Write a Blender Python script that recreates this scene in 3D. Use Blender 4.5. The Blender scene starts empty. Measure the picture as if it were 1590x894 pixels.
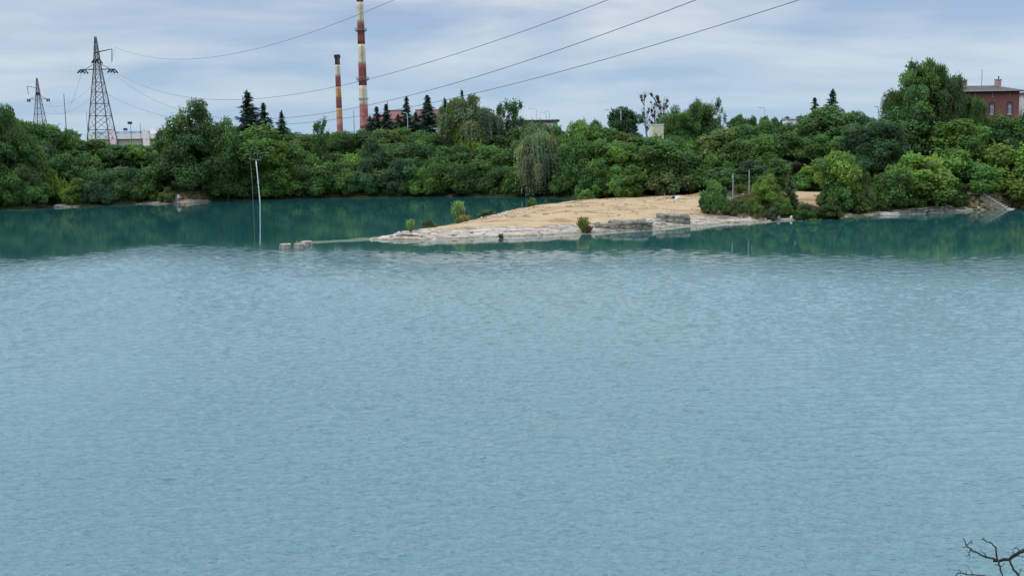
import bpy, bmesh, math, random
import numpy as np
from mathutils import Vector, Matrix

# ------------------------------------------------------------------ camera
S = bpy.context.scene
FPX, PITCH, ROLL, CAMZ = 1700.0, math.atan(232/1700), math.radians(1.0), 11.6
cp, sp = math.cos(PITCH), math.sin(PITCH)
Fv = Vector((0, cp, -sp)); U0 = Vector((0, sp, cp)); R0 = Vector((1, 0, 0))
Uv = U0*math.cos(ROLL)+R0*math.sin(ROLL); Rv = R0*math.cos(ROLL)-U0*math.sin(ROLL)
CAM = Vector((0, 0, CAMZ))
cam = bpy.data.cameras.new('camera'); camo = bpy.data.objects.new('camera', cam)
S.collection.objects.link(camo); S.camera = camo
cam.sensor_width = 36; cam.lens = 36*FPX/1590; cam.clip_start = .1; cam.clip_end = 9000
M4 = Matrix((Rv, Uv, -Fv)).transposed().to_4x4(); M4.translation = CAM
camo.matrix_world = M4

# ------------------------------------------------------------------ light
SUN_EL, SUN_AZ = math.radians(56), math.radians(248)   # azimuth clockwise from +Y
S.view_settings.view_transform = 'Standard'; S.view_settings.look = 'None'
S.view_settings.exposure = 0; S.view_settings.gamma = 1
S.render.engine = 'CYCLES'
W = bpy.data.worlds.new('World'); S.world = W; W.use_nodes = True
def world():
    nt = W.node_tree; N = nt.nodes; L = nt.links; N.clear()
    out = N.new('ShaderNodeOutputWorld'); bg = N.new('ShaderNodeBackground'); bg.inputs[1].default_value = .118
    sky = N.new('ShaderNodeTexSky'); sky.sky_type = 'NISHITA'; sky.sun_disc = False
    sky.sun_elevation = SUN_EL; sky.sun_rotation = SUN_AZ; sky.dust_density = .6
    tc = N.new('ShaderNodeTexCoord'); sep = N.new('ShaderNodeSeparateXYZ')
    L.new(tc.outputs['Generated'], sep.inputs[0])
    zz = N.new('ShaderNodeMath'); zz.operation = 'MAXIMUM'; L.new(sep.outputs[2], zz.inputs[0]); zz.inputs[1].default_value = 0
    za = N.new('ShaderNodeMath'); za.operation = 'ADD'; L.new(zz.outputs[0], za.inputs[0]); za.inputs[1].default_value = .11
    dx = N.new('ShaderNodeMath'); dx.operation = 'DIVIDE'; L.new(sep.outputs[0], dx.inputs[0]); L.new(za.outputs[0], dx.inputs[1])
    dy = N.new('ShaderNodeMath'); dy.operation = 'DIVIDE'; L.new(sep.outputs[1], dy.inputs[0]); L.new(za.outputs[0], dy.inputs[1])
    cb = N.new('ShaderNodeCombineXYZ'); L.new(dx.outputs[0], cb.inputs[0]); L.new(dy.outputs[0], cb.inputs[1])
    n1 = N.new('ShaderNodeTexNoise'); n1.inputs['Scale'].default_value = .62; n1.inputs['Detail'].default_value = 7; n1.inputs['Roughness'].default_value = .52
    n1.inputs['Distortion'].default_value = .3
    mp = N.new('ShaderNodeMapping'); mp.inputs['Location'].default_value = (3.1, 1.7, 0); mp.inputs['Rotation'].default_value = (0, 0, .25)
    L.new(cb.outputs[0], mp.inputs[0]); L.new(mp.outputs[0], n1.inputs[0])
    # cloud colour: grey lavender to pale
    cr = N.new('ShaderNodeValToRGB'); e = cr.color_ramp.elements
    e[0].position = .40; e[0].color = (.34, .46, .67, 1); e[1].position = .60; e[1].color = (.67, .72, .79, 1)
    L.new(n1.outputs[0], cr.inputs[0])
    # veil brightens with elevation (overcast is brightest overhead), thin blue at the horizon
    vr = N.new('ShaderNodeValToRGB'); v = vr.color_ramp; v.interpolation = 'EASE'
    v.elements[0].position = 0; v.elements[0].color = (.315, .315, .315, 1); v.elements[1].position = 1; v.elements[1].color = (.95, .95, .95, 1)
    for p_, c_ in ((.12, .335), (.2, .52), (.32, .78), (.55, .95)):
        k = v.elements.new(p_); k.color = (c_, c_, c_, 1)
    L.new(zz.outputs[0], vr.inputs[0])
    cl = N.new('ShaderNodeVectorMath'); cl.operation = 'MULTIPLY'; L.new(cr.outputs[0], cl.inputs[0]); L.new(vr.outputs[0], cl.inputs[1])
    sc = N.new('ShaderNodeVectorMath'); sc.operation = 'SCALE'; L.new(cl.outputs[0], sc.inputs[0]); sc.inputs['Scale'].default_value = 26
    # blue horizon gap
    hr = N.new('ShaderNodeValToRGB'); h = hr.color_ramp
    h.elements[0].position = 0; h.elements[0].color = (.25, .25, .25, 1); h.elements[1].position = .11; h.elements[1].color = (1, 1, 1, 1)
    L.new(zz.outputs[0], hr.inputs[0])
    hb = N.new('ShaderNodeMix'); hb.data_type = 'RGBA'; hb.inputs[6].default_value = (3.6, 5.4, 7.2, 1)
    L.new(hr.outputs[0], hb.inputs[0]); L.new(sc.outputs[0], hb.inputs[7])
    mx = N.new('ShaderNodeMix'); mx.data_type = 'RGBA'; mx.inputs[0].default_value = .86
    L.new(sky.outputs[0], mx.inputs[6]); L.new(hb.outputs[2], mx.inputs[7])
    L.new(mx.outputs[2], bg.inputs[0]); L.new(bg.outputs[0], out.inputs[0])
world()
sl = bpy.data.lights.new('sun', 'SUN'); sl.energy = 1.5; sl.angle = math.radians(12); sl.color = (1, .95, .87)
so = bpy.data.objects.new('sun', sl); S.collection.objects.link(so)
sd_ = Vector((math.sin(SUN_AZ)*math.cos(SUN_EL), math.cos(SUN_AZ)*math.cos(SUN_EL), math.sin(SUN_EL)))
so.rotation_euler = sd_.to_track_quat('Z', 'Y').to_euler(); so.location = (-40, -60, 80)

# ------------------------------------------------------------------ helpers
rng = np.random.default_rng(7); random.seed(7)
COL = S.collection
def ray(px, py): return Fv + Rv*((px-795)/FPX) + Uv*((447-py)/FPX)
def at(px, py, Y):
    d = ray(px, py); return CAM + d*(Y/d.y)
def onz(px, py, z=0.):
    d = ray(px, py); return CAM + d*((z-CAMZ)/d.z)
def proj(P):
    d = Vector(P)-CAM; k = d.dot(Fv); return 795+FPX*d.dot(Rv)/k, 447-FPX*d.dot(Uv)/k

def tag(o, label=None, cat=None, group=None, kind=None):
    if label: o['label'] = label
    if cat: o['category'] = cat
    if group: o['group'] = group
    if kind: o['kind'] = kind
    return o
def link(name, me, mat=None, parent=None, loc=None):
    o = bpy.data.objects.new(name, me); COL.objects.link(o)
    if mat is not None and me is not None and not me.materials: me.materials.append(mat)
    if parent: o.parent = parent
    if loc is not None: o.location = loc
    return o
def empty(name, loc, rz=0, **k):
    o = bpy.data.objects.new(name, None); COL.objects.link(o); o.location = loc; o.rotation_euler = (0, 0, rz)
    o.empty_display_size = .3
    return tag(o, **k)
def npmesh(name, v, f, col=None, cname='tone'):
    v = np.asarray(v, np.float32); f = np.asarray(f, np.int32); me = bpy.data.meshes.new(name)
    n = f.shape[1]
    me.vertices.add(len(v)); me.vertices.foreach_set('co', v.ravel())
    me.loops.add(f.size); me.loops.foreach_set('vertex_index', f.ravel())
    me.polygons.add(len(f)); me.polygons.foreach_set('loop_start', np.arange(0, f.size, n, dtype=np.int32))
    me.polygons.foreach_set('loop_total', np.full(len(f), n, np.int32))
    if col is not None:
        a = me.color_attributes.new(cname, 'FLOAT_COLOR', 'POINT'); c = np.ones((len(v), 4), np.float32); c[:, :3] = col
        a.data.foreach_set('color', c.ravel())
    me.update(calc_edges=True); me.validate()
    return me
class MB:
    """collects shapes into one mesh"""
    def __init__(s): s.v = []; s.f = []
    def box(s, c, d, rz=0, rot=None):
        m = rot if rot is not None else Matrix.Rotation(rz, 3, 'Z'); b = len(s.v)
        for z in (-.5, .5):
            for x, y in ((-.5, -.5), (.5, -.5), (.5, .5), (-.5, .5)):
                s.v.append(Vector(c)+m@Vector((x*d[0], y*d[1], z*d[2])))
        for q in ((0, 3, 2, 1), (4, 5, 6, 7), (0, 1, 5, 4), (1, 2, 6, 5), (2, 3, 7, 6), (3, 0, 4, 7)): s.f.append(tuple(b+i for i in q))
        return s
    def tube(s, pts, r, n=6, cap=True):
        pts = [Vector(p) for p in pts]; rs = r if hasattr(r, '__len__') else [r]*len(pts); b = len(s.v)
        up = None
        for i, p in enumerate(pts):
            t = (pts[min(i+1, len(pts)-1)]-pts[max(i-1, 0)])
            t = t.normalized() if t.length > 1e-9 else Vector((0, 0, 1))
            if up is None: up = Vector((0, 0, 1)) if abs(t.z) < .9 else Vector((0, 1, 0))
            a = t.cross(up)
            a = a.normalized() if a.length > 1e-6 else Vector((1, 0, 0))
            c = a.cross(t); up = c
            for k in range(n):
                w = 2*math.pi*k/n; s.v.append(p+(a*math.cos(w)+c*math.sin(w))*rs[i])
        for i in range(len(pts)-1):
            for k in range(n):
                s.f.append((b+i*n+k, b+i*n+(k+1) % n, b+(i+1)*n+(k+1) % n, b+(i+1)*n+k))
        if cap:
            s.f.append(tuple(b+k for k in range(n-1, -1, -1))); s.f.append(tuple(b+(len(pts)-1)*n+k for k in range(n)))
        return s
    def lathe(s, prof, n=20, c=(0, 0, 0)):
        return s.tube([Vector(c)+Vector((0, 0, z)) for r_, z in prof], [max(r_, .001) for r_, z in prof], n) if False else s._l(prof, n, c)
    def _l(s, prof, n, c):
        b = len(s.v)
        for r_, z in prof:
            for k in range(n):
                w = 2*math.pi*k/n; s.v.append(Vector(c)+Vector((r_*math.cos(w), r_*math.sin(w), z)))
        for i in range(len(prof)-1):
            for k in range(n): s.f.append((b+i*n+k, b+i*n+(k+1) % n, b+(i+1)*n+(k+1) % n, b+(i+1)*n+k))
        s.f.append(tuple(b+k for k in range(n-1, -1, -1))); s.f.append(tuple(b+(len(prof)-1)*n+k for k in range(n)))
        return s
    def poly(s, pts, f):
        b = len(s.v); s.v += [Vector(p) for p in pts]; s.f += [tuple(b+i for i in q) for q in f]; return s
    def mesh(s, name, mat=None, smooth=False):
        me = bpy.data.meshes.new(name); me.from_pydata([tuple(v) for v in s.v], [], s.f); me.update()
        if mat: me.materials.append(mat)
        if smooth: me.polygons.foreach_set('use_smooth', [True]*len(me.polygons))
        return me
    def build(s, name, mat, parent=None, smooth=False, loc=None): return link(name, s.mesh(name, mat, smooth), None, parent, loc)
def smooth01(x): x = np.clip(x, 0, 1); return x*x*(3-2*x)

# value noise
_P = rng.random((64, 64)).astype(np.float64)
def vnoise(x, y):
    xi = np.floor(x).astype(int); yi = np.floor(y).astype(int); fx = x-xi; fy = y-yi
    fx = fx*fx*(3-2*fx); fy = fy*fy*(3-2*fy); a = _P[xi % 64, yi % 64]; b = _P[(xi+1) % 64, yi % 64]
    c = _P[xi % 64, (yi+1) % 64]; d = _P[(xi+1) % 64, (yi+1) % 64]
    return (a*(1-fx)+b*fx)*(1-fy)+(c*(1-fx)+d*fx)*fy
def fbm(x, y, s=1., o=4):
    t = 0; a = .5
    for i in range(o): t = t+a*(vnoise(x*s+17*i, y*s+31*i)-.5)*2; s *= 2.03; a *= .5
    return t

# ------------------------------------------------------------------ materials
def mat(name, col, rough=.7, spec=.3, metal=0, noise=None, bump=None, brick=None):
    """noise=(scale, colour2, lo, hi); bump=(scale, strength, distance)"""
    m = bpy.data.materials.new(name); m.use_nodes = True; nt = m.node_tree; N = nt.nodes; L = nt.links
    b = N['Principled BSDF']; b.inputs['Base Color'].default_value = (*col, 1); b.inputs['Roughness'].default_value = rough
    b.inputs['Specular IOR Level'].default_value = spec; b.inputs['Metallic'].default_value = metal
    tc = N.new('ShaderNodeTexCoord')
    if brick:
        br = N.new('ShaderNodeTexBrick'); br.inputs['Scale'].default_value = 1; br.inputs['Brick Width'].default_value = .26; br.inputs['Row Height'].default_value = .078
        br.inputs['Mortar Size'].default_value = .008; br.inputs['Color1'].default_value = (*brick[0], 1); br.inputs['Color2'].default_value = (*brick[1], 1); br.inputs['Mortar'].default_value = (*brick[2], 1)
        mp = N.new('ShaderNodeMapping'); mp.inputs['Rotation'].default_value = (math.pi/2, 0, 0); L.new(tc.outputs['Object'], mp.inputs[0]); L.new(mp.outputs[0], br.inputs[0])
        src = br.outputs[0]
    else: src = None
    if noise:
        n = N.new('ShaderNodeTexNoise'); n.inputs['Scale'].default_value = noise[0]; n.inputs['Detail'].default_value = 6; L.new(tc.outputs['Object'], n.inputs[0])
        r = N.new('ShaderNodeMapRange'); r.inputs[1].default_value = noise[2]; r.inputs[2].default_value = noise[3]; L.new(n.outputs[0], r.inputs[0])
        x = N.new('ShaderNodeMix'); x.data_type = 'RGBA'; L.new(r.outputs[0], x.inputs[0]); x.inputs[6].default_value = (*col, 1); x.inputs[7].default_value = (*noise[1], 1)
        if src: L.new(src, x.inputs[6])
        src = x.outputs[2]
    if src: L.new(src, b.inputs['Base Color'])
    if bump:
        n = N.new('ShaderNodeTexNoise'); n.inputs['Scale'].default_value = bump[0]; n.inputs['Detail'].default_value = 5; L.new(tc.outputs['Object'], n.inputs[0])
        bm_ = N.new('ShaderNodeBump'); bm_.inputs['Strength'].default_value = bump[1]; bm_.inputs['Distance'].default_value = bump[2]
        L.new(n.outputs[0], bm_.inputs['Height']); L.new(bm_.outputs[0], b.inputs['Normal'])
    return m
def foliage_mat():
    m = bpy.data.materials.new('leaves'); m.use_nodes = True; nt = m.node_tree; N = nt.nodes; L = nt.links
    b = N['Principled BSDF']; b.inputs['Roughness'].default_value = .55; b.inputs['Specular IOR Level'].default_value = .25
    oi = N.new('ShaderNodeObjectInfo'); at_ = N.new('ShaderNodeVertexColor'); at_.layer_name = 'tone'
    mu = N.new('ShaderNodeMix'); mu.data_type = 'RGBA'; mu.blend_type = 'MULTIPLY'; mu.inputs[0].default_value = 1
    L.new(oi.outputs['Color'], mu.inputs[6]); L.new(at_.outputs[0], mu.inputs[7]); L.new(mu.outputs[2], b.inputs['Base Color'])
    tr = N.new('ShaderNodeBsdfTranslucent'); br = N.new('ShaderNodeMix'); br.data_type = 'RGBA'; br.blend_type = 'MULTIPLY'; br.inputs[0].default_value = 1
    L.new(mu.outputs[2], br.inputs[6]); br.inputs[7].default_value = (1.25, 1.35, .6, 1); L.new(br.outputs[2], tr.inputs[0])
    mx = N.new('ShaderNodeMixShader'); mx.inputs[0].default_value = .36; L.new(b.outputs[0], mx.inputs[1]); L.new(tr.outputs[0], mx.inputs[2])
    L.new(mx.outputs[0], N['Material Output'].inputs[0])
    return m
LEAF = foliage_mat()
BARK = mat('bark', (.09, .075, .055), .9, .1, noise=(3, (.045, .038, .03), .35, .65))
PALEBARK = mat('pale_bark', (.42, .40, .36), .8, .1, noise=(2.5, (.08, .07, .06), .55, .68))
STEEL = mat('galvanised_steel', (.13, .14, .15), .6, .4, .3, noise=(2, (.08, .075, .07), .4, .7))
WIRE = mat('cable', (.05, .05, .055), .6, .3)
GLASS = mat('window_glass', (.16, .2, .24), .12, .6)
WHITE = mat('white_paint', (.78, .78, .76), .5, .3, noise=(1.2, (.6, .59, .55), .45, .75))

# ------------------------------------------------------------------ lake shape and terrain
far = [(-60, 327), (0, 326), (58, 325), (80, 320), (120, 322), (170, 319), (215, 317), (250, 317), (290, 316), (330, 313), (400, 310), (500, 308), (600, 307), (700, 305.5), (800, 305), (860, 307), (892, 310)]
front = [(572, 371.5), (600, 373), (640, 373.5), (700, 371), (760, 369), (800, 368), (850, 366), (900, 362.5), (940, 361), (1000, 357.5), (1060, 352), (1100, 350), (1130, 347), (1180, 345), (1250, 341), (1340, 336), (1400, 333), (1440, 331), (1480, 330), (1500, 328), (1520, 327), (1545, 326), (1575, 324), (1600, 322), (1680, 318)]
def XY(v): return (v.x, v.y)
back = [(930, 189.5), (890, 187), (850, 183.5), (800, 176), (760, 165), (715, 150), (680, 142.5), (620, 134.5)]
poly = [XY(onz(*p)) for p in far]+[XY(at(p, 315, Y)) for p, Y in back]+[XY(onz(*p)) for p in front]
poly += [(125, 140), (150, 90), (140, 40), (90, 15), (0, 11), (-90, 15), (-160, 50), (-172, 120), (-150, 180)]
PG = np.array(poly)
def sdist(x, y):
    """>0 on land, <0 over water"""
    x = np.asarray(x, float); y = np.asarray(y, float); sh = x.shape; x = x.ravel(); y = y.ravel()
    d2 = np.full(x.shape, 1e18); ins = np.zeros(x.shape, bool); n = len(PG)
    for i in range(n):
        ax, ay = PG[i]; bx, by = PG[(i+1) % n]; ex, ey = bx-ax, by-ay
        t = np.clip(((x-ax)*ex+(y-ay)*ey)/(ex*ex+ey*ey), 0, 1)
        d2 = np.minimum(d2, (x-ax-t*ex)**2+(y-ay-t*ey)**2)
        c = ((ay > y) != (by > y)) & (x < (bx-ax)*(y-ay)/((by-ay) if by != ay else 1e-9)+ax); ins ^= c
    return (np.where(ins, -1, 1)*np.sqrt(d2)).reshape(sh)
STX, STY = onz(1548, 325).x, onz(1548, 325).y       # stairs
def terrain(x, y, full=False):
    x = np.asarray(x, float); y = np.asarray(y, float)
    d = sdist(x, y); dn = d+fbm(x, y, .35, 4)*.9*smooth01((y-60)/40)
    dp = np.maximum(dn, 0)
    zP = 1.45*(1-np.exp(-dp/4.5))+.25*smooth01(dp/14)+5.6*smooth01((y-189)/26)
    zR = np.where(dp < 1.6, .32*dp, .51+2.15*smooth01((dp-1.6)/10))+5.0*smooth01((dp-19)/22)
    ws = smooth01((6.5-np.abs(x-STX-1))/3)
    zR = zR*(1-ws)+ws*(2.75*smooth01(dp/3.8)+4.8*smooth01((dp-8)/20))
    zF = np.where(dp < 1.5, .28*dp, .42+6.2*smooth01((dp-1.5)/30))
    zN = 9.9*smooth01(dp/9)
    wR = smooth01((x-29)/7)
    z = zP*(1-wR)+zR*wR
    wf = smooth01((y-189)/6)*smooth01((17-x)/6); wf = np.maximum(wf, smooth01((-30-x)/10))
    z = z*(1-wf)+zF*wf
    xb = -63.5; z = z+wf*smooth01((7-np.abs(x-xb))/4)*1.25*smooth01((dp-1.2)/3)*smooth01((14-dp)/6)
    wn = smooth01((70-y)/20); z = z*(1-wn)+zN*wn
    fine = fbm(x, y, .9, 4)*.09+fbm(x, y, .23, 3)*.3*smooth01(dp/6)
    # thin strata steps on the limestone margin
    st = (np.round(z/.2)*.2-z)*.55*(z < 1.)*(1-wf)
    z = z+st+fine*smooth01(dp/1.5)*smooth01((500-np.hypot(x, y))/200)
    z = np.where(dn <= 0, np.maximum(dn*.22, -3.)-.02, z+.02)
    if full: return z, d, dn, wR, wf
    return z
def gz(x, y): return float(terrain(np.array([x]), np.array([y]))[0])

def axis(lo, hi, step, l2, h2, s2, ext):
    a = list(np.arange(lo, hi, step)); b = list(np.arange(l2, lo, s2)); c = list(np.arange(hi, h2, s2))
    e0 = [l2-v for v in ext[::-1]]; e1 = [c[-1]+v for v in ext]
    return np.array(e0+b+a+c+e1)
gx = axis(-24, 76, .36, -130, 130, 1.3, [4, 10, 20, 40, 80, 160, 400, 1000, 3000, 5000])
gy = axis(124, 192, .36, -12, 265, 1.5, [4, 12, 30, 60, 120, 300, 800, 2000, 5000, 6500])
GX, GY = np.meshgrid(gx, gy); Z, Dd, Dn, WR, WF = terrain(GX, GY, True)
nx, ny = len(gx), len(gy); idx = np.arange(nx*ny).reshape(ny, nx)
quads = np.stack([idx[:-1, :-1], idx[:-1, 1:], idx[1:, 1:], idx[1:, :-1]], -1).reshape(-1, 4)
# masks: R sand, G limestone, B dry grass / weeds (rest is forest floor)
nz = fbm(GX, GY, .3, 4)
pen = (1-WR)*(1-WF)*smooth01((190-GY)/5)
sand = pen*smooth01((Z-.78+nz*.22)/.25)
lime = np.maximum(pen*(1-smooth01((Z-.78+nz*.22)/.25)), smooth01((1.9-.9*WR+nz*1.5-Dn)/.8)*(1-WF)*smooth01((GY-60)/30))
# little beaches on the far bank
for px, py, w in ((98, 322, 4), (235, 318, 6), (280, 315, 7), (700, 305, 2.2), (765, 304, 2.2)):
    c = onz(px, py); lime = np.maximum(lime, smooth01((w-np.hypot(GX-c.x, (GY-c.y)*.9))/2.5)*.9)
path = WR*smooth01((1.9-np.abs(Dd-15.5-nz*1.2))/1.)*smooth01((44-GX)/4)
pc = at(1262, 297, 162); path = np.maximum(path, smooth01((4.2-np.hypot((GX-pc.x)*.8, (GY-pc.y)*.55))/2))
ws = smooth01((6.5-np.abs(GX-STX-1))/2)*smooth01((6.5-Dn)/2)*(GY > 100)*WR
sand = np.maximum(sand, path*(1-lime)); sand = np.maximum(sand, ws*.45); sand = np.maximum(sand, WF*smooth01((6-np.abs(GX+63.5))/3)*smooth01((7-Dn)/2)*smooth01((Dn-1)/1)*.5); lime = lime*(1-ws*.7)
lime = lime*(1-WF*smooth01((Z-.45)/.3))
gras = WR*smooth01((14-Dn)/4)*(1-sand)*(1-lime)*smooth01((GY-60)/30)
gras = np.maximum(gras, smooth01((GY-300)/60)*.7)
for px, py, w in ((225, 314, 8), (330, 310, 5), (740, 302, 8), (800, 302, 7)):
    c = onz(px, py); gras = np.maximum(gras, smooth01((w-np.hypot(GX-c.x, GY-c.y))/3)*.8*(1-lime))
gmask = np.stack([sand, lime, gras], -1).reshape(-1, 3)
def ground_mat():
    m = bpy.data.materials.new('ground'); m.use_nodes = True; nt = m.node_tree; N = nt.nodes; L = nt.links
    b = N['Principled BSDF']; b.inputs['Roughness'].default_value = .92; b.inputs['Specular IOR Level'].default_value = .12
    vc = N.new('ShaderNodeVertexColor'); vc.layer_name = 'cover'; sp_ = N.new('ShaderNodeSeparateColor'); L.new(vc.outputs[0], sp_.inputs[0])
    geo = N.new('ShaderNodeNewGeometry')
    def noise(s, d=6, dist=0, vec=None):
        n = N.new('ShaderNodeTexNoise'); n.inputs['Scale'].default_value = s; n.inputs['Detail'].default_value = d; n.inputs['Distortion'].default_value = dist
        L.new(vec or geo.outputs['Position'], n.inputs[0]); return n.outputs[0]
    def ramp(src, stops):
        r = N.new('ShaderNodeValToRGB'); e = r.color_ramp.elements
        e[0].position, e[0].color = stops[0][0], (*stops[0][1], 1); e[1].position, e[1].color = stops[-1][0], (*stops[-1][1], 1)
        for p_, c_ in stops[1:-1]: k = e.new(p_); k.color = (*c_, 1)
        L.new(src, r.inputs[0]); return r.outputs[0]
    def mix(f, a, c):
        x = N.new('ShaderNodeMix'); x.data_type = 'RGBA'; L.new(f, x.inputs[0])
        for s, q in ((6, a), (7, c)): L.new(q, x.inputs[s])
        return x.outputs[2]
    mpg = N.new('ShaderNodeMapping'); mpg.inputs['Scale'].default_value = (.6, 1.6, 1); L.new(geo.outputs['Position'], mpg.inputs[0])
    sandc = ramp(noise(.35, 9, .6, mpg.outputs[0]), [(.3, (.25, .14, .08)), (.45, (.40, .262, .14)), (.58, (.46, .332, .185)), (.72, (.33, .255, .14))])
    limec = ramp(noise(.8, 8, .4, mpg.outputs[0]), [(.3, (.22, .165, .12)), (.47, (.39, .32, .25)), (.62, (.50, .43, .34))])
    vo = N.new('ShaderNodeTexVoronoi'); vo.feature = 'DISTANCE_TO_EDGE'; vo.inputs['Scale'].default_value = .8
    wp_ = N.new('ShaderNodeVectorMath'); wp_.operation = 'ADD'; wn_ = N.new('ShaderNodeTexNoise'); wn_.inputs['Scale'].default_value = .7; wn_.inputs['Detail'].default_value = 4; L.new(geo.outputs['Position'], wn_.inputs[0])
    L.new(mpg.outputs[0], wp_.inputs[0]); L.new(wn_.outputs['Color'], wp_.inputs[1]); L.new(wp_.outputs[0], vo.inputs[0])
    crk = ramp(vo.outputs[0], [(0, (.28, .25, .21)), (.035, (.6, .56, .5)), (.09, (1, 1, 1))])
    mc = N.new('ShaderNodeMix'); mc.data_type = 'RGBA'; mc.blend_type = 'MULTIPLY'; mc.inputs[0].default_value = .65; L.new(limec, mc.inputs[6]); L.new(crk, mc.inputs[7])
    grasc = ramp(noise(.9, 8), [(.35, (.045, .065, .02)), (.5, (.12, .11, .045)), (.65, (.19, .14, .07))])
    floor = ramp(noise(.5, 8), [(.35, (.018, .03, .012)), (.65, (.05, .055, .025))])
    def edge(ch):   # masks roughened by fine noise
        a = N.new('ShaderNodeMath'); a.operation = 'ADD'; L.new(sp_.outputs[ch], a.inputs[0])
        s = N.new('ShaderNodeMath'); s.operation = 'MULTIPLY_ADD'; L.new(noise(2.2, 5), s.inputs[0]); s.inputs[1].default_value = .9; s.inputs[2].default_value = -.45
        L.new(s.outputs[0], a.inputs[1]); r = N.new('ShaderNodeMapRange'); r.inputs[1].default_value = .38; r.inputs[2].default_value = .62
        L.new(a.outputs[0], r.inputs[0]); return r.outputs[0]
    c = mix(edge(2), floor, grasc); c = mix(edge(0), c, sandc); c = mix(edge(1), c, mc.outputs[2])
    # small dark litter and pebble speckle on the bare ground
    spk = ramp(noise(5, 3), [(.30, (.45, .42, .36)), (.40, (1, 1, 1))])
    ms = N.new('ShaderNodeMix'); ms.data_type = 'RGBA'; ms.blend_type = 'MULTIPLY'; ms.inputs[0].default_value = .6; L.new(c, ms.inputs[6]); L.new(spk, ms.inputs[7])
    sz = N.new('ShaderNodeSeparateXYZ'); L.new(geo.outputs['Position'], sz.inputs[0]); wz = N.new('ShaderNodeMapRange'); wz.inputs[1].default_value = .04; wz.inputs[2].default_value = .26; L.new(sz.outputs[2], wz.inputs[0])
    wet = N.new('ShaderNodeMix'); wet.data_type = 'RGBA'; wet.blend_type = 'MULTIPLY'; wet.inputs[6].default_value = (.48, .5, .40, 1); wet.inputs[7].default_value = (1, 1, 1, 1); wet.blend_type = 'MIX'; L.new(wz.outputs[0], wet.inputs[0])
    wm_ = N.new('ShaderNodeMix'); wm_.data_type = 'RGBA'; wm_.blend_type = 'MULTIPLY'; wm_.inputs[0].default_value = 1; L.new(ms.outputs[2], wm_.inputs[6]); L.new(wet.outputs[2], wm_.inputs[7])
    L.new(wm_.outputs[2], b.inputs['Base Color'])
    bp = N.new('ShaderNodeBump'); bp.inputs['Distance'].default_value = .12; bp.inputs['Strength'].default_value = .8; L.new(noise(1.7, 9), bp.inputs['Height']); L.new(bp.outputs[0], b.inputs['Normal'])
    return m
gme = npmesh('ground', np.stack([GX, GY, Z], -1).reshape(-1, 3), quads, gmask, 'cover')
gme.polygons.foreach_set('use_smooth', [True]*len(gme.polygons))
tag(link('ground', gme, ground_mat()), kind='structure')

# ------------------------------------------------------------------ water
wx = np.concatenate([np.arange(-210, -66, 6.), np.arange(-66, 66, .15), np.arange(66, 215, 5.)])
wy = np.concatenate([np.arange(0, 27, 2.), np.arange(27, 60, .085), np.arange(60, 128, .165), np.arange(128, 195, .7), np.arange(195, 240, 2.)])
WX, WY = np.meshgrid(wx, wy); wd = sdist(WX, WY)+fbm(WX, WY, .35, 4)*.9*smooth01((WY-60)/40)
shal = smooth01((2.6+wd)/2.8)*(.25+.75*smooth01((WX+22)/10)*smooth01((40-WX)/8)*smooth01((160-WY)/8))
A = onz(478, 377); B = onz(575, 371)           # drowned spit between the concrete blocks and the tip
t = np.clip(((WX-A.x)*(B.x-A.x)+(WY-A.y)*(B.y-A.y))/((B.x-A.x)**2+(B.y-A.y)**2), 0, 1)
dsp = np.hypot(WX-A.x-t*(B.x-A.x), WY-A.y-t*(B.y-A.y)); shal = np.maximum(shal, smooth01((1.7+.9*t+fbm(WX, WY, .5, 3)*1.2-dsp)/1.6)*.8)
# wind-ruffled area: everything nearer than a wavering line
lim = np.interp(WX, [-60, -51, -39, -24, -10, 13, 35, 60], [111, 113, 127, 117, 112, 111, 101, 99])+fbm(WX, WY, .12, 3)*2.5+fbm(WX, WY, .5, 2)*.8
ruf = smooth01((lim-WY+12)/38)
pat = .5+.5*fbm(WX+9, WY*.35, .035, 3)*1.5      # gust patches
# the ruffled part is really wavy: a sum of short wind waves
wr_ = np.random.default_rng(5); WZ = np.zeros_like(WX)
near = (np.abs(WX) < 70) & (WY > 24) & (WY < 132); xs_, ys_ = WX[near], WY[near]; hz = np.zeros(xs_.shape)
for i in range(56):
    lam = .24*(1.35/.24)**wr_.random(); th = wr_.normal()*.6-.2; k = 2*math.pi/lam; am = .0060*lam**.9*(ys_ < lam*170+10)
    hz += am*np.sin(k*(math.sin(th)*xs_+math.cos(th)*ys_)+wr_.uniform(0, 6.28))
hz *= smooth01((70-np.abs(xs_))/4)*smooth01((ys_-24)/4)
WZ[near] = hz*ruf[near]**2*(smooth01(.5+fbm(xs_, ys_*1.4, .55, 4)*1.6+1.6*(ruf[near]-.5)))*(.42+.85*np.clip(pat[near], 0, 1))
wm = np.stack([shal, ruf, np.clip(pat, 0, 1)], -1).reshape(-1, 3)
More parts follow.
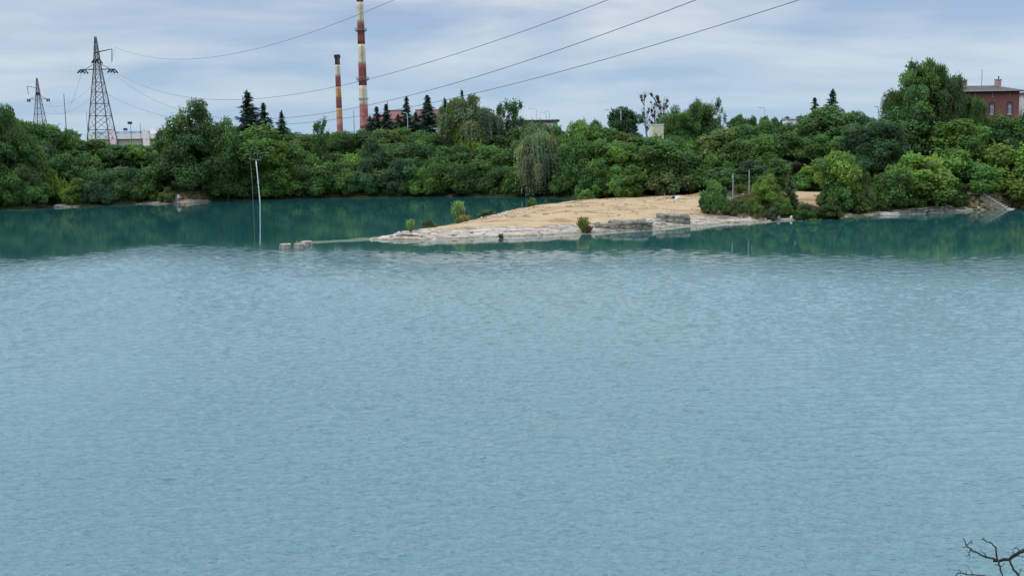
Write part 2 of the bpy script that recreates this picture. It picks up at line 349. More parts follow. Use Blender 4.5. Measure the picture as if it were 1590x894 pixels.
def water_mat():
    m = bpy.data.materials.new('lake_water'); m.use_nodes = True; nt = m.node_tree; N = nt.nodes; L = nt.links
    b = N['Principled BSDF']; b.inputs['IOR'].default_value = 1.333; b.inputs['Specular IOR Level'].default_value = .5
    vc = N.new('ShaderNodeVertexColor'); vc.layer_name = 'water_state'; s = N.new('ShaderNodeSeparateColor'); L.new(vc.outputs[0], s.inputs[0])
    geo = N.new('ShaderNodeNewGeometry')
    def math_(op, a, c, d=None):
        k = N.new('ShaderNodeMath'); k.operation = op
        for i, q in enumerate((a, c, d)):
            if q is None: continue
            if isinstance(q, (int, float)): k.inputs[i].default_value = q
            else: L.new(q, k.inputs[i])
        return k.outputs[0]
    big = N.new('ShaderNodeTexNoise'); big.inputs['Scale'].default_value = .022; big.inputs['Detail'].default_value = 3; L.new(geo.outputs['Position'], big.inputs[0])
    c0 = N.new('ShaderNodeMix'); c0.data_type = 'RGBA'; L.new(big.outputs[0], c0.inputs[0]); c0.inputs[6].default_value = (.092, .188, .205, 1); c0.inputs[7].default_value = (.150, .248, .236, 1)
    # ragged edge of the wind-ruffled area
    def nz(scale, sx, sy):
        mp = N.new('ShaderNodeMapping'); mp.inputs['Scale'].default_value = (sx, sy, 1); L.new(geo.outputs['Position'], mp.inputs[0])
        n = N.new('ShaderNodeTexNoise'); n.inputs['Scale'].default_value = scale; n.inputs['Detail'].default_value = 4; L.new(mp.outputs[0], n.inputs[0]); return n.outputs[0]
    rag = math_('MULTIPLY_ADD', nz(1.2, .6, 1.), 3.2, -1.6); rag = math_('ADD', rag, math_('MULTIPLY_ADD', nz(.16, 1., .35), 1.6, -.8))
    rr = N.new('ShaderNodeMapRange'); rr.interpolation_type = 'SMOOTHSTEP'; L.new(math_('MULTIPLY_ADD', math_('MULTIPLY', rag, 3.), math_('MULTIPLY', s.outputs[1], math_('SUBTRACT', 1., s.outputs[1])), s.outputs[1]), rr.inputs[0]); rr.inputs[1].default_value = .05; rr.inputs[2].default_value = .95; RUF = math_('POWER', rr.outputs[0], 2.6)
    # calm water body painted darker and greener for bank shade and tree reflection
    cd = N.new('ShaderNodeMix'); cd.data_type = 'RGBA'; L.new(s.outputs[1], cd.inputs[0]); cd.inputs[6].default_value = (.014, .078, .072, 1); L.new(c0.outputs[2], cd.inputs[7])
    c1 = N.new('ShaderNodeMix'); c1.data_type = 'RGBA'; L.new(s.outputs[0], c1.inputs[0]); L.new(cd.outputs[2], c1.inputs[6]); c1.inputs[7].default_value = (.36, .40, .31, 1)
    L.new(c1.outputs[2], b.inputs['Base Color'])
    L.new(math_('MULTIPLY_ADD', RUF, .08, .015), b.inputs['Roughness'])
    def waves(scale, sx, sy, rz, det, dist=0.):
        mp = N.new('ShaderNodeMapping'); mp.inputs['Scale'].default_value = (sx, sy, 1); mp.inputs['Rotation'].default_value = (0, 0, rz); L.new(geo.outputs['Position'], mp.inputs[0])
        n = N.new('ShaderNodeTexNoise'); n.inputs['Scale'].default_value = scale; n.inputs['Detail'].default_value = det; n.inputs['Distortion'].default_value = dist
        L.new(mp.outputs[0], n.inputs[0]); return n.outputs[0]
    h = math_('ADD', math_('MULTIPLY', waves(2.6, .8, 1.25, .12, 3, .4), .55), math_('MULTIPLY', waves(5.2, .75, 1.3, -.1, 4), .72))
    h = math_('ADD', h, math_('MULTIPLY', waves(.75, .5, 1.3, .3, 2), .55))
    amp = math_('MULTIPLY', math_('MULTIPLY_ADD', RUF, .993, .007), math_('MULTIPLY_ADD', s.outputs[2], .95, .5))
    h = math_('MULTIPLY', h, amp)
    bp = N.new('ShaderNodeBump'); bp.inputs['Strength'].default_value = 1; bp.inputs['Distance'].default_value = .22
    L.new(h, bp.inputs['Height']); L.new(bp.outputs[0], b.inputs['Normal'])
    return m
nx, ny = len(wx), len(wy); idx = np.arange(nx*ny).reshape(ny, nx)
wq = np.stack([idx[:-1, :-1], idx[:-1, 1:], idx[1:, 1:], idx[1:, :-1]], -1).reshape(-1, 4)
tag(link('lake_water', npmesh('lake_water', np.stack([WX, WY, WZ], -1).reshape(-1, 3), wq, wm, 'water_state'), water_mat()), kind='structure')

# ------------------------------------------------------------------ foliage prototypes (unit radius, z from 0 to 1)
def unit(v): return v/np.maximum(np.linalg.norm(v, axis=-1, keepdims=True), 1e-9)
def leaves(pos, nrm, size, asp=1.6, tang=None, tone=None):
    n = len(pos); nrm = unit(nrm); t = unit(rng.normal(size=(n, 3))) if tang is None else unit(tang)
    a = unit(np.cross(nrm, t)) if tang is None else t
    b = np.cross(nrm, a); b = unit(b); s = (size*(.6+.8*rng.random(n)))[:, None]
    v = np.stack([pos+a*s*asp*.5, pos+b*s*.5, pos-a*s*asp*.5, pos-b*s*.5], 1).reshape(-1, 3)
    f = np.arange(4*n).reshape(n, 4)
    if tone is None: tone = np.ones((n, 3))
    tone = tone*(.8+.4*rng.random((n, 1)))
    return v, f, np.repeat(tone, 4, 0)
def lobetone(k):
    g = rng.uniform(.62, 1.38, k); w = rng.uniform(-.14, .2, k)
    return np.stack([g*(1+w), g, g*(1-w*.8)], -1)
def crown(name, nl=22, nleaf=7000, size=.085, bush=False, spr=60, aspect=1.2, rl=(.24, .46), pear=0.):
    """aspect = height / width; final z range 0..1, x,y range about -1..1. Leaf sizes corrected for the z squeeze."""
    H = 2*aspect
    d = unit(rng.normal(size=(nl, 3))); d[:, 2] = np.abs(d[:, 2]) if bush else np.where(d[:, 2] < -.55, -d[:, 2], d[:, 2])
    rad = rng.uniform(.38, .92, nl)[:, None]
    c = d*rad*np.array([1, 1, H*.5 if not bush else H*.85]); c[:, 2] += H*.52 if not bush else H*.12
    r = rng.uniform(*rl, nl); lt = lobetone(nl)
    if not bush: c[0] = (0, 0, H*.5); r[0] = .6
    w = r**2; li = rng.choice(nl, nleaf, p=w/w.sum()); dd = unit(rng.normal(size=(nleaf, 3))); dd[:, 2] += .15
    sub = 1+.22*np.sin(dd[:, 0]*7+li)*np.sin(dd[:, 1]*8+li*2)*np.sin(dd[:, 2]*6+li*3)
    pos = c[li]+dd*(r[li]*sub*(1-.42*rng.random(nleaf)**2))[:, None]*np.array([1, 1, .85])
    nrm = dd*.7+np.array([0, 0, .45])+rng.normal(size=(nleaf, 3))*.5
    V = [leaves(pos, nrm, size, tone=lt[li])]
    # sprigs that break the outline
    sd0 = unit(rng.normal(size=(spr, 3))+np.array([0, 0, .5])); si = rng.integers(0, nl, spr); m = 14
    tt = np.linspace(.7, 1.45, m)
    p = c[si][:, None, :]+sd0[:, None, :]*(r[si][:, None]*tt)[..., None]+rng.normal(size=(spr, m, 3))*.022
    p = p.reshape(-1, 3); V.append(leaves(p, rng.normal(size=p.shape)+np.array([0, 0, .6]), size*.85, tone=np.repeat(lt[si], m, 0)*1.1))
    v = np.concatenate([q[0] for q in V]); tn = np.concatenate([q[2] for q in V]); v[:, 2] = np.maximum(v[:, 2], 0)
    v[:, 2] /= np.percentile(v[:, 2], 99.8); rr = np.percentile(np.hypot(v[:, 0], v[:, 1]), 97); v[:, :2] /= rr*.96
    v[:, :2] *= (1-pear*np.clip(v[:, 2:3]-.35, 0, 1))
    f = np.arange(len(v)).reshape(-1, 4); me = npmesh(name, v, f, tn); me.materials.append(LEAF); return me
def droop(name, ns=420, size=.05, aspect=1.2, nl=30, dense=10, lenr=(.2, .5), rl=(.18, .34), low=-.3):
    """lobed head whose twigs arch outwards and hang: willow or weeping birch"""
    H = 2*aspect; d = unit(rng.normal(size=(nl, 3))); d[:, 2] = np.where(d[:, 2] < low, -d[:, 2], d[:, 2])
    c = d*rng.uniform(.35, .78, nl)[:, None]*np.array([1, 1, H*.5]); c[:, 2] += H*.5; r = rng.uniform(*rl, nl); lt = lobetone(nl)
    li = rng.integers(0, nl, ns); dd = unit(rng.normal(size=(ns, 3))); dd[:, 2] = np.abs(dd[:, 2])*.9-.12
    st = c[li]+dd*(r[li]*rng.uniform(.35, 1, ns))[:, None]; ln = rng.uniform(*lenr, ns)*H*(.5+.5*rng.random(ns))
    m = dense; tt = np.linspace(0, 1, m); p = np.repeat(st[:, None, :], m, 1); ov = unit(st-np.array([0, 0, H*.3]))
    p[..., :2] += ov[:, None, :2]*(.16*np.sqrt(tt))[None, :, None]; p[..., 2] += .05*np.sin(tt*2.2)-ln[:, None]*tt**1.5
    p += rng.normal(size=p.shape)*.018; keep = p[..., 2].ravel() > .015*H
    p = p.reshape(-1, 3)[keep]; tl = np.repeat(lt[li], m, 0)[keep]; dr = np.repeat(ov, m, 0)[keep]
    tang = np.array([0, 0, -1.])+dr*.35+rng.normal(size=p.shape)*.45
    nr = dr+rng.normal(size=p.shape)*.5+np.array([0, 0, .25]); tang = unit(tang); nr -= tang*np.sum(nr*tang, -1)[:, None]
    v, f, tn = leaves(p, nr, size, 2.1, tang=tang, tone=tl)
    v[:, 2] = np.maximum(v[:, 2], 0); v[:, 2] /= np.percentile(v[:, 2], 99.8); v[:, :2] /= np.percentile(np.hypot(v[:, 0], v[:, 1]), 97)
    me = npmesh(name, v, f, tn); me.materials.append(LEAF); return me
def spruce(name, tiers=30, aspect=2.1, size=.085):
    P = []; T = []; Nn = []; H = 2*aspect
    for i in range(tiers):
        u = i/(tiers-1); z = H*(.05+.93*u); R = (1-u)**.85*(1+rng.uniform(-.2, .2))+.05; nb = int(13*(1-u))+5
        for k in range(nb):
            a = 2*math.pi*(k+rng.random())/nb; rl = R*rng.uniform(.45, 1.2); z = H*(.05+.93*u)+rng.uniform(-.035, .035)*H; m = max(3, int(13*rl)+2)
            s = np.linspace(.08, 1, m); dz = -.28*rl*s+.12*rl*s*s*2
            for q in range(3):
                P.append(np.stack([np.cos(a)*rl*s, np.sin(a)*rl*s, z+dz-.02*q], -1)+rng.normal(size=(m, 3))*.028)
                T.append(np.tile([math.cos(a+rng.uniform(-.6, .6)), math.sin(a+rng.uniform(-.6, .6)), -.35], (m, 1)))
                Nn.append(rng.normal(size=(m, 3))*.45+np.array([0, 0, 1]))
    P.append(np.array([[0, 0, H*(.93+.01*j)] for j in range(9)])); T.append(np.tile([.1, 0, 1], (9, 1))); Nn.append(rng.normal(size=(9, 3)))
    P = np.concatenate(P); T = np.concatenate(T); Nn = np.concatenate(Nn); P[:, 2] = np.maximum(P[:, 2], .02)
    v, f, tn = leaves(P, Nn, size, 2., tang=T, tone=np.repeat(rng.uniform(.75, 1.3, (len(P), 1)), 3, 1))
    v[:, 2] /= v[:, 2].max(); me = npmesh(name, v, f, tn); me.materials.append(LEAF); return me
def sparse(name, n=30, aspect=2.2, size=.08, per=130, spread=.85):
    """see-through crown of small separate tufts on upright limbs"""
    H = 2*aspect; c = np.stack([rng.uniform(-1, 1, n)*spread, rng.uniform(-1, 1, n)*spread, rng.uniform(.22, .97, n)*H], -1)
    k = 1-np.abs(c[:, 2]/H-.55)*1.1; c[:, :2] *= np.clip(k, .2, 1)[:, None]; lt = lobetone(n)
    li = np.repeat(np.arange(n), per); d = rng.normal(size=(n*per, 3))*np.array([.11, .11, .16]); p = c[li]+d
    v, f, tn = leaves(p, rng.normal(size=p.shape)+np.array([0, 0, .3]), size, 1.6, tone=lt[li])
    v[:, 2] = np.maximum(v[:, 2], 0)/np.percentile(v[:, 2], 99.9); v[:, :2] /= np.percentile(np.hypot(v[:, 0], v[:, 1]), 98)
    me = npmesh(name, v, f, tn); me.materials.append(LEAF)
    return me, c/np.array([1, 1, c[:, 2].max()])
def trunk(name, m, r=.05, limbs=6, top=.85, start=.25, tips=None):
    b = MB(); w = [(rng.uniform(-.03, .03), rng.uniform(-.03, .03)) for _ in range(6)]
    pts = [(w[i][0]*i, w[i][1]*i, top*i/5-.02) for i in range(6)]; b.tube(pts, [r*1.3, r, r*.8, r*.6, r*.4, r*.15], 7)
    for k in range(limbs):
        u = rng.uniform(start, .8); i = int(u*5); p0 = Vector(pts[i]).lerp(Vector(pts[min(i+1, 5)]), u*5-i)
        if tips is not None and len(tips): e = Vector(tips[k % len(tips)])
        else: a = 2*math.pi*k/limbs+rng.random(); e = Vector((math.cos(a)*.6, math.sin(a)*.6, min(.95, p0.z/1.+.22)))
        mid = p0.lerp(e, .5)+Vector((0, 0, -.04)); b.tube([p0, mid, e], [r*.5, r*.32, r*.1], 5)
    return b.mesh(name, m)
PR = {}
for i in range(5): PR['round%d' % i] = (crown('crown', nl=34+5*i, nleaf=16000, size=.056, spr=120, aspect=1.1, rl=(.16, .38)), trunk('trunk', BARK, .045))
for i in range(4): PR['bush%d' % i] = (crown('crown', nl=30+5*i, nleaf=16000, size=.058, bush=True, aspect=.85, spr=190, rl=(.15, .36)), trunk('trunk', BARK, .04, top=.7, start=.05))
for i in range(2): PR['big%d' % i] = (crown('crown', nl=80, nleaf=36000, size=.034, spr=200, aspect=1.15, rl=(.12, .27)), trunk('trunk', BARK, .05, 10))
PR['pear'] = (crown('crown', nl=90, nleaf=36000, size=.034, spr=240, aspect=1.2, rl=(.12, .27), bush=True, pear=.62), trunk('trunk', BARK, .04, 10))
PR['lacy'] = (crown('crown', nl=46, nleaf=6500, size=.06, spr=160, aspect=1.2, rl=(.12, .24)), trunk('trunk', BARK, .04, 12))
PR['willow'] = (droop('crown', 2600, .030, 1.0, 34, 13, (.18, .5)), trunk('trunk', BARK, .06))
PR['willow1'] = (droop('crown', 2300, .032, 1.1, 24, 16, (.3, .8), (.2, .38)), trunk('trunk', BARK, .06))
PR['birch'] = (droop('crown', 3600, .024, 1.2, 60, 9, (.08, .24), (.10, .24), -.6), trunk('trunk', BARK, .04, 12))
PR['spruce0'] = (spruce('crown'), trunk('trunk', BARK, .05, 0, .95)); PR['spruce1'] = (spruce('crown', 24, 1.7, .095), trunk('trunk', BARK, .05, 0, .95))
a_, t_ = sparse('crown'); PR['poplar'] = (a_, trunk('trunk', BARK, .035, 26, tips=t_))
a_, t_ = sparse('crown', 22, 2.6, .075, 90, .7); PR['thinbirch'] = (a_, trunk('trunk', PALEBARK, .045, 20, tips=t_))
TREES = []
def tree(kind, px, top, wpx, Y, col, label=None, cat='tree', name='broadleaf_tree', row=None, group=None, base=None, X=None, lift=0.):
    X = at(px, 270, Y).x if X is None else X; z0 = gz(X, Y)-.08 if base is None else base
    z0 = max(z0, .0)
    z1 = at(px, top, Y).z; h = max(z1-z0, .6); w = wpx/FPX*Y
    o = empty(name, (X, Y, z0), rng.uniform(0, 6.28)); ax = rng.uniform(.88, 1.12); o.scale = (w/2*ax, w/2/ax, h)
    jit = rng.uniform(.9, 1.1); cm, tm = PR[kind]
    o.rotation_euler = (rng.normal()*.04, rng.normal()*.04, o.rotation_euler.z)
    c = link('crown', cm, parent=o); c.color = (col[0]*jit, col[1]*jit, col[2]*jit, 1); link('trunk', tm, parent=o)
    tag(o, label, cat, group); TREES.append((o, px, row, name, col, h)); return o
DK = (.070, .138, .038); MD = (.082, .165, .040); LG = (.108, .205, .042); LI = (.150, .245, .040); GG = (.120, .165, .080); OL = (.108, .155, .044); SP = (.045, .082, .055); BL = (.062, .126, .052)
def tone_of(c):
    return {DK: 'dark green', MD: 'mid green', LG: 'fresh green', LI: 'lime green', GG: 'grey-green', OL: 'olive green', BL: 'bluish dark green'}[c]
farY = lambda p: float(np.interp(p, [q[0] for q in far], [onz(*q).y for q in far]))
SIL = [(-60, 185), (0, 175), (15, 172), (45, 185), (90, 195), (120, 207), (150, 219), (190, 227), (235, 226), (250, 213), (268, 200), (340, 190), (365, 196), (420, 196), (455, 203), (500, 207), (545, 201), (590, 194), (620, 200), (655, 206), (700, 200), (760, 205), (800, 197), (835, 192), (870, 190), (905, 187), (930, 202), (960, 205), (1005, 212), (1030, 205), (1060, 190), (1090, 190), (1120, 190), (1150, 190), (1200, 186), (1245, 186), (1300, 190), (1350, 192), (1400, 190), (1450, 195), (1500, 190), (1540, 186), (1590, 184), (1660, 178)]
sil = lambda p: float(np.interp(p, [q[0] for q in SIL], [q[1] for q in SIL]))
def pick(w): return [DK, MD, LG, LI, OL, BL, GG][rng.choice(7, p=np.array(w)/sum(w))]
kinds = ['round0', 'round1', 'round2', 'round3', 'round4']; bk = ['bush0', 'bush1', 'bush2', 'bush3']
# far bank, three rows climbing the slope
p = -50
while p < 900:
    tree((kinds+bk)[rng.integers(9)], p, sil(p)+rng.uniform(-3, 8), rng.uniform(52, 78), farY(p)+24+rng.uniform(-3, 3), pick([3, 4, 2.2, .5, 1, 1, 0]), row='top'); p += rng.uniform(27, 38)
p = -55
while p < 885:
    tree((kinds+bk+bk)[rng.integers(13)], p, sil(p)+26+rng.uniform(-9, 14), rng.uniform(50, 72), farY(p)+12+rng.uniform(-2, 3), pick([4, 4, 1.6, .3, .6, 1.4, 0]), row='mid')
    p += rng.uniform(27, 38)
p = -45
while p < 880:
    wl = np.interp(p, [q[0] for q in far], [q[1] for q in far])
    skip = 250 < p < 315
    if not skip: tree(bk[rng.integers(4)], p, wl-rng.uniform(38, 62), rng.uniform(44, 64), farY(p)+(4.6 if (200 < p < 245 or 720 < p < 800) else 2.6)+rng.uniform(-.4, 1.2), pick([5, 3.5, 1.3, .3, .7, 1.6, 0]), name='leafy_bush', cat='bush', row='water')
    p += rng.uniform(24, 34)
# behind the beach
for (row, Y, dt, a, b, kd, nm, ct, pal) in (('top', 216, 0, 905, 1150, kinds, 'broadleaf_tree', 'tree', [2, 4, 2, .5, 1, .5, 0]), ('mid', 203, 22, 900, 1140, kinds, 'broadleaf_tree', 'tree', [2, 4, 2.5, .6, 1, .5, 0]), ('water', 192.5, 52, 925, 1125, bk, 'leafy_bush', 'bush', [1, 3, 3, .5, 1, 0, 0])):
    p = a
    while p < b:
        tree(kd[rng.integers(len(kd))], p, sil(p)+dt+rng.uniform(-7, 9), rng.uniform(48, 66), Y+rng.uniform(-1.5, 2), pick(pal), name=nm, cat=ct, row=('beach' if row == 'water' else row)); p += rng.uniform(26, 36)
# right bank
for (row, Y, dt, a, b, kd, nm, ct, pal) in (('top', 196, 0, 1150, 1660, kinds, 'broadleaf_tree', 'tree', [3, 4, 1.5, .4, 1, 1, 0]), ('mid', 183, 27, 1150, 1660, kinds, 'broadleaf_tree', 'tree', [3, 4, 2, .5, 1, 1, 0]), ('path', 173.5, 62, 1130, 1660, bk, 'leafy_bush', 'bush', [3, 4, 1.5, .3, .6, 1.5, 0])):
    p = a
    while p < b:
        if not (row == 'path' and 1222 < p < 1262):
            yy = Y+rng.uniform(-1.5, 2)+(6 if row != 'path' and p > 1440 else 0)
            tp = sil(p)+dt+rng.uniform(-7, 9)
            if row == 'top' and p > 1490: yy = 191
            tree(kd[rng.integers(len(kd))], p, tp, rng.uniform(52, 72), yy, pick(pal), name=nm, cat=ct, row=row)
        p += rng.uniform(30, 40)
# individuals that stand out
T = tree
T('pear', 298, 156, 124, 225, DK, 'tall dark green broadleaf tree rising left of the white mast')
T('pear', 14, 165, 96, 212, DK, 'tall dark tree at the left edge of the far bank')
T('round2', 390, 196, 120, 229, LG, 'broad bright green flat-topped crown under the three left spruces')
T('round4', 352, 184, 44, 224, MD, 'green tree leaning on the tall dark tree, just right of it')
T('bush1', 437, 262, 62, farY(437)+1.6, LG, 'bright green bush at the waterline right of the white mast', 'bush', 'leafy_bush')
T('bush2', 350, 268, 62, farY(350)+2.4, MD, 'green bush at the waterline left of the white mast', 'bush', 'leafy_bush')
T('bush0', 258, 291, 24, farY(258)+.8, OL, 'small olive bush beside the far pale beach with the white chair', 'bush', 'leafy_bush')
T('willow', 735, 150, 104, 250, GG, 'big rounded grey-green willow behind the far bank, tallest crown near the centre', name='willow_tree')
T('willow1', 703, 165, 44, 248, OL, 'smaller weeping tree at the left shoulder of the big willow', name='willow_tree')
T('willow1', 846, 194, 74, farY(846)+4, (.16, .205, .10), 'silvery grey willow hanging down to the water at the head of the inlet', name='willow_tree')
T('willow', 838, 222, 56, farY(846)+2, (.19, .23, .14), 'pale lower willow in front of the silvery grey willow', name='willow_tree')
T('poplar', 780, 154, 28, 254, BL, 'thin see-through poplar just right of the big willow', name='poplar_tree')
T('poplar', 800, 153, 40, 255, BL, 'see-through poplar with leaning right side, left of the flat white building', name='poplar_tree')
T('poplar', 496, 181, 28, 245, DK, 'small ragged tree top left of the short chimney', name='poplar_tree')
T('round0', 968, 167, 58, 226, BL, 'round dark tree behind the street lamps, left of the mistletoe tree')
T('round3', 925, 187, 26, 224, DK, 'small reddish dark treetop left of the round dark tree')
T('round2', 1027, 213, 92, 191, MD, 'green tree covering the foot of the cream wall')
T('big1', 1050, 166, 64, 212, MD, 'dark green crown just right of the mistletoe tree')
T('big0', 1078, 157, 50, 215, DK, 'upright dark crown between the mistletoe tree and the thin birch')
T('thinbirch', 1120, 150, 20, 222, BL, 'thin see-through birch standing alone against the sky', name='birch_tree')
T('round1', 1125, 200, 96, 200, OL, 'wide olive tree on the slope left of the metal posts')
T('round1', 1290, 166, 104, 192, DK, 'wide dark tree under the pair of spruces on the right')
T('round3', 1330, 174, 44, 194, DK, 'dark tree with a flat wind-blown top right of the two spruces')
T('big0', 1357, 188, 106, 170, BL, 'large round bluish dark green tree behind the lime bushes on the right')
T('birch', 1418, 95, 104, 188, MD, 'tallest birch with drooping twigs on the right, left of the brick house', name='birch_tree')
T('birch', 1470, 116, 66, 187, (.06, .115, .036), 'drooping birch next to the brick house wall', name='birch_tree')
T('birch', 1390, 140, 54, 190, DK, 'dark lower birch crown at the left side of the tallest birch', name='birch_tree')
T('birch', 1508, 150, 44, 186, MD, 'small drooping birch covering the left part of the brick house', name='birch_tree')
T('round2', 1410, 160, 90, 182, DK, 'dark rounded tree below the tallest birch')
T('round0', 1490, 186, 90, 178, LG, 'fresh green tree below the left part of the brick house')
T('bush3', 1590, 226, 120, 166, LI, 'yellow-green bush at the right edge below the brick house', 'bush', 'leafy_bush')
T('round4', 1593, 158, 34, 189, DK, 'dark green climbing crown at the right corner of the brick house')
T('bush0', 975, 258, 66, 186.5, LG, 'tall fresh green bush at the back left of the sandy beach', 'bush', 'leafy_bush')
T('bush2', 1038, 243, 82, 188, (.10, .15, .05), 'pale green bush directly behind the sunbather', 'bush', 'leafy_bush')
T('bush3', 1086, 262, 56, 188, MD, 'green bush right of the sunbather at the back of the beach', 'bush', 'leafy_bush')
T('bush1', 911, 294, 28, 186, LG, 'small green bush at the inlet end of the beach', 'bush', 'leafy_bush')
T('bush1', 1109, 281, 40, 149, (.088, .175, .045), 'rounded dark bush at the right end of the open sand', 'bush', 'leafy_bush')
T('round0', 1195, 271, 44, 151, LI, 'lime green bush on the low bank right of the metal posts', 'bush', 'leafy_bush')
T('spruce1', 1231, 262, 32, 151, (.09, .13, .045), 'narrow pointed yellowish shrub between two lime bushes', 'bush', 'pointed_shrub')
T('round3', 1300, 236, 80, 156, LI, 'large lime green rounded bush at the end of the sandy path', 'bush', 'leafy_bush')
T('bush2', 1302, 272, 64, 153.5, (.066, .135, .032), 'green bush low in front of the large lime bush', 'bush', 'leafy_bush')
T('bush0', 1346, 268, 30, 155, OL, 'small yellowish bush at the right shoulder of the lime bush', 'bush', 'leafy_bush')
T('bush1', 1418, 240, 112, 161, LI, 'widest lime green bush, above the grey shore rocks', 'bush', 'leafy_bush')
T('bush3', 1385, 262, 66, 158, LG, 'fresh green bush left half of the lime thicket above the shore rocks', 'bush', 'leafy_bush')
T('bush2', 1400, 292, 70, 158, (.06, .12, .03), 'low green bush overhanging the grey shore rocks', 'bush', 'leafy_bush')
T('bush0', 1490, 232, 104, 166, LG, 'wide green bush left above the concrete stairs', 'bush', 'leafy_bush')
T('bush3', 1474, 285, 56, 162, DK, 'dark bush at the water left of the concrete stairs', 'bush', 'leafy_bush')
T('bush3', 1134, 309, 26, 148, (.12, .17, .05), 'low straw-green bush right of the rounded bush on the sand end', 'bush', 'leafy_bush')
T('bush0', 1153, 311, 24, 150, (.10, .17, .045), 'low bush between the feet of the two metal posts', 'bush', 'leafy_bush')
T('bush2', 1172, 309, 26, 149.5, (.13, .19, .05), 'low bright bush between the taller metal post and the lime bush', 'bush', 'leafy_bush')
T('bush1', 1216, 306, 28, 149.5, (.10, .19, .04), 'low green bush left of the pointed shrub foot', 'bush', 'leafy_bush')
T('bush3', 1336, 303, 44, 154, (.12, .19, .045), 'low bush right of the foot of the large lime bush', 'bush', 'leafy_bush')
T('bush0', 1362, 298, 44, 157, (.09, .17, .04), 'green bush at the left foot of the lime thicket', 'bush', 'leafy_bush')
T('bush1', 1562, 255, 90, 170, BL, 'dark green bush behind the concrete stairs', 'bush', 'leafy_bush')
T('bush2', 1630, 270, 70, 160, MD, 'green bush right of the concrete stairs at the picture edge', 'bush', 'leafy_bush')
T('bush1', 825, 307, 16, 180, LG, 'small green bush on the back edge of the sand spit', 'bush', 'leafy_bush')
T('bush0', 848, 309, 9, 182, OL, 'tiny dry bush beside the small green bush at the back of the sand spit', 'bush', 'leafy_bush')
T('bush3', 755, 326, 26, 162, OL, 'low yellowish shrub along the back edge of the sand spit', 'bush', 'leafy_bush')
T('bush2', 664, 341, 24, 140, (.10, .14, .06), 'pale low bush on the thin end of the spit', 'bush', 'leafy_bush')
T('bush1', 1200, 322, 26, 147.5, (.07, .10, .05), 'low grey-green bush by the water below the lime bush', 'bush', 'leafy_bush')
T('bush0', 1252, 318, 30, 148, (.06, .12, .03), 'low leafy bush at the shore below the large lime bush', 'bush', 'leafy_bush')
T('bush2', 1290, 318, 44, 149, (.07, .11, .03), 'spreading ground bush at the foot of the large lime bush', 'bush', 'leafy_bush')
for px, tp, w, Y, lb in ((397, 138, 34, 246, 'tallest of the three dark spruces left of the chimneys'), (416, 159, 26, 247, 'middle one of the three dark spruces left of the chimneys'), (438, 170, 20, 250, 'smallest spruce, rightmost of the three left of the chimneys'),
        (588, 165, 28, 262, 'spruce right beside the foot of the tall chimney'), (604, 161, 32, 263, 'spruce in front of the left end of the red brick hall'), (619, 176, 24, 262, 'lower spruce in front of the red brick hall'), (633, 149, 30, 263, 'tall spruce behind the slim lamp post in front of the red brick hall'),
        (650, 172, 28, 262, 'short spruce between the two tall spruces by the brick hall'), (667, 147, 38, 260, 'tall wide spruce at the right end of the red brick hall'), (700, 150, 24, 258, 'spruce tip left of the big willow'), (727, 139, 20, 262, 'spruce tip poking out above the big willow'), (573, 178, 22, 262, 'low dark spruce at the foot of the tall chimney'),
        (1265, 151, 26, 200, 'shorter of the two spruces on the right bank'), (1287, 136, 30, 200, 'taller of the two spruces on the right bank')):
    T('spruce%d' % (tp % 2), px, tp, w*(2.5 if px < 450 else 1.95), Y, SP if px > 500 else (.038, .074, .046), lb, name='spruce_tree')
# treetops showing far behind the right bank
for i, (px, tp) in enumerate(((1140, 182), (1152, 178), (1168, 181), (1190, 181), (1205, 183), (1222, 182), (1240, 180), (1352, 184))):
    T('round%d' % (i % 5), px, tp, 24, 290, DK, row='distant', X=at(px, 200, 290).x)
# mistletoe tree
def mistletoe_tree():
    Y = 232; X = at(1016, 200, Y).x; z0 = gz(X, Y); o = empty('mistletoe_tree', (X, Y, z0), 0)
    k = Y/FPX; H = at(1016, 148, Y).z-z0; b = MB(); tips = []
    for m, (bx, sp_) in enumerate(((-2.0, .0), (0.1, .0), (1.9, .0))):
        b.tube([(bx*.3, 0, 0), (bx*.8, 0, H*.35), (bx, 0, H*.62), (bx*1.1, 0, H*.98)], [.3, .2, .13, .03], 6)
        for i in range(30):
            u = rng.uniform(.38, .95); p0 = Vector((bx*(.6+.5*u), 0, H*u)); a = rng.uniform(0, 6.28); ln = rng.uniform(.7, 1.8)*(1.2-u*.6)
            e = p0+Vector((math.cos(a)*ln, math.sin(a)*ln, rng.uniform(.8, 2.4))); mid = p0.lerp(e, .5)+Vector((math.cos(a)*.2, math.sin(a)*.2, 0))
            if e.z > H*1.02: e.z = H*1.02
            b.tube([p0, mid, e], [.075, .05, .015], 4)
            for q in range(3):
                s = mid.lerp(e, rng.random()); b.tube([s, s+Vector((rng.normal()*.4, rng.normal()*.4, rng.uniform(.3, 1)))], [.03, .01], 3)
            if rng.random() < .8: tips.append(mid.lerp(e, rng.uniform(.2, .8)))
    b.build('trunk', mat('grey_branches', (.30, .27, .27), .9, .1), o)
    d = unit(rng.normal(size=(240, 3))); v, f, tn = leaves(d*(.55+.45*rng.random((240, 1))), d+rng.normal(size=(240, 3))*.5, .28, 1.8)
    me = npmesh('mistletoe_ball', v, f, tn); me.materials.append(LEAF)
    random.shuffle(tips)
    for i in tips[:64]:
        c = link('mistletoe', me, parent=o, loc=i); s = rng.uniform(.16, .36); c.scale = (s, s, s*1.1); c.color = (.095, .08, .08, 1)
    tag(o, 'bare pale tree full of dark mistletoe balls above the cream wall', 'tree')
mistletoe_tree()

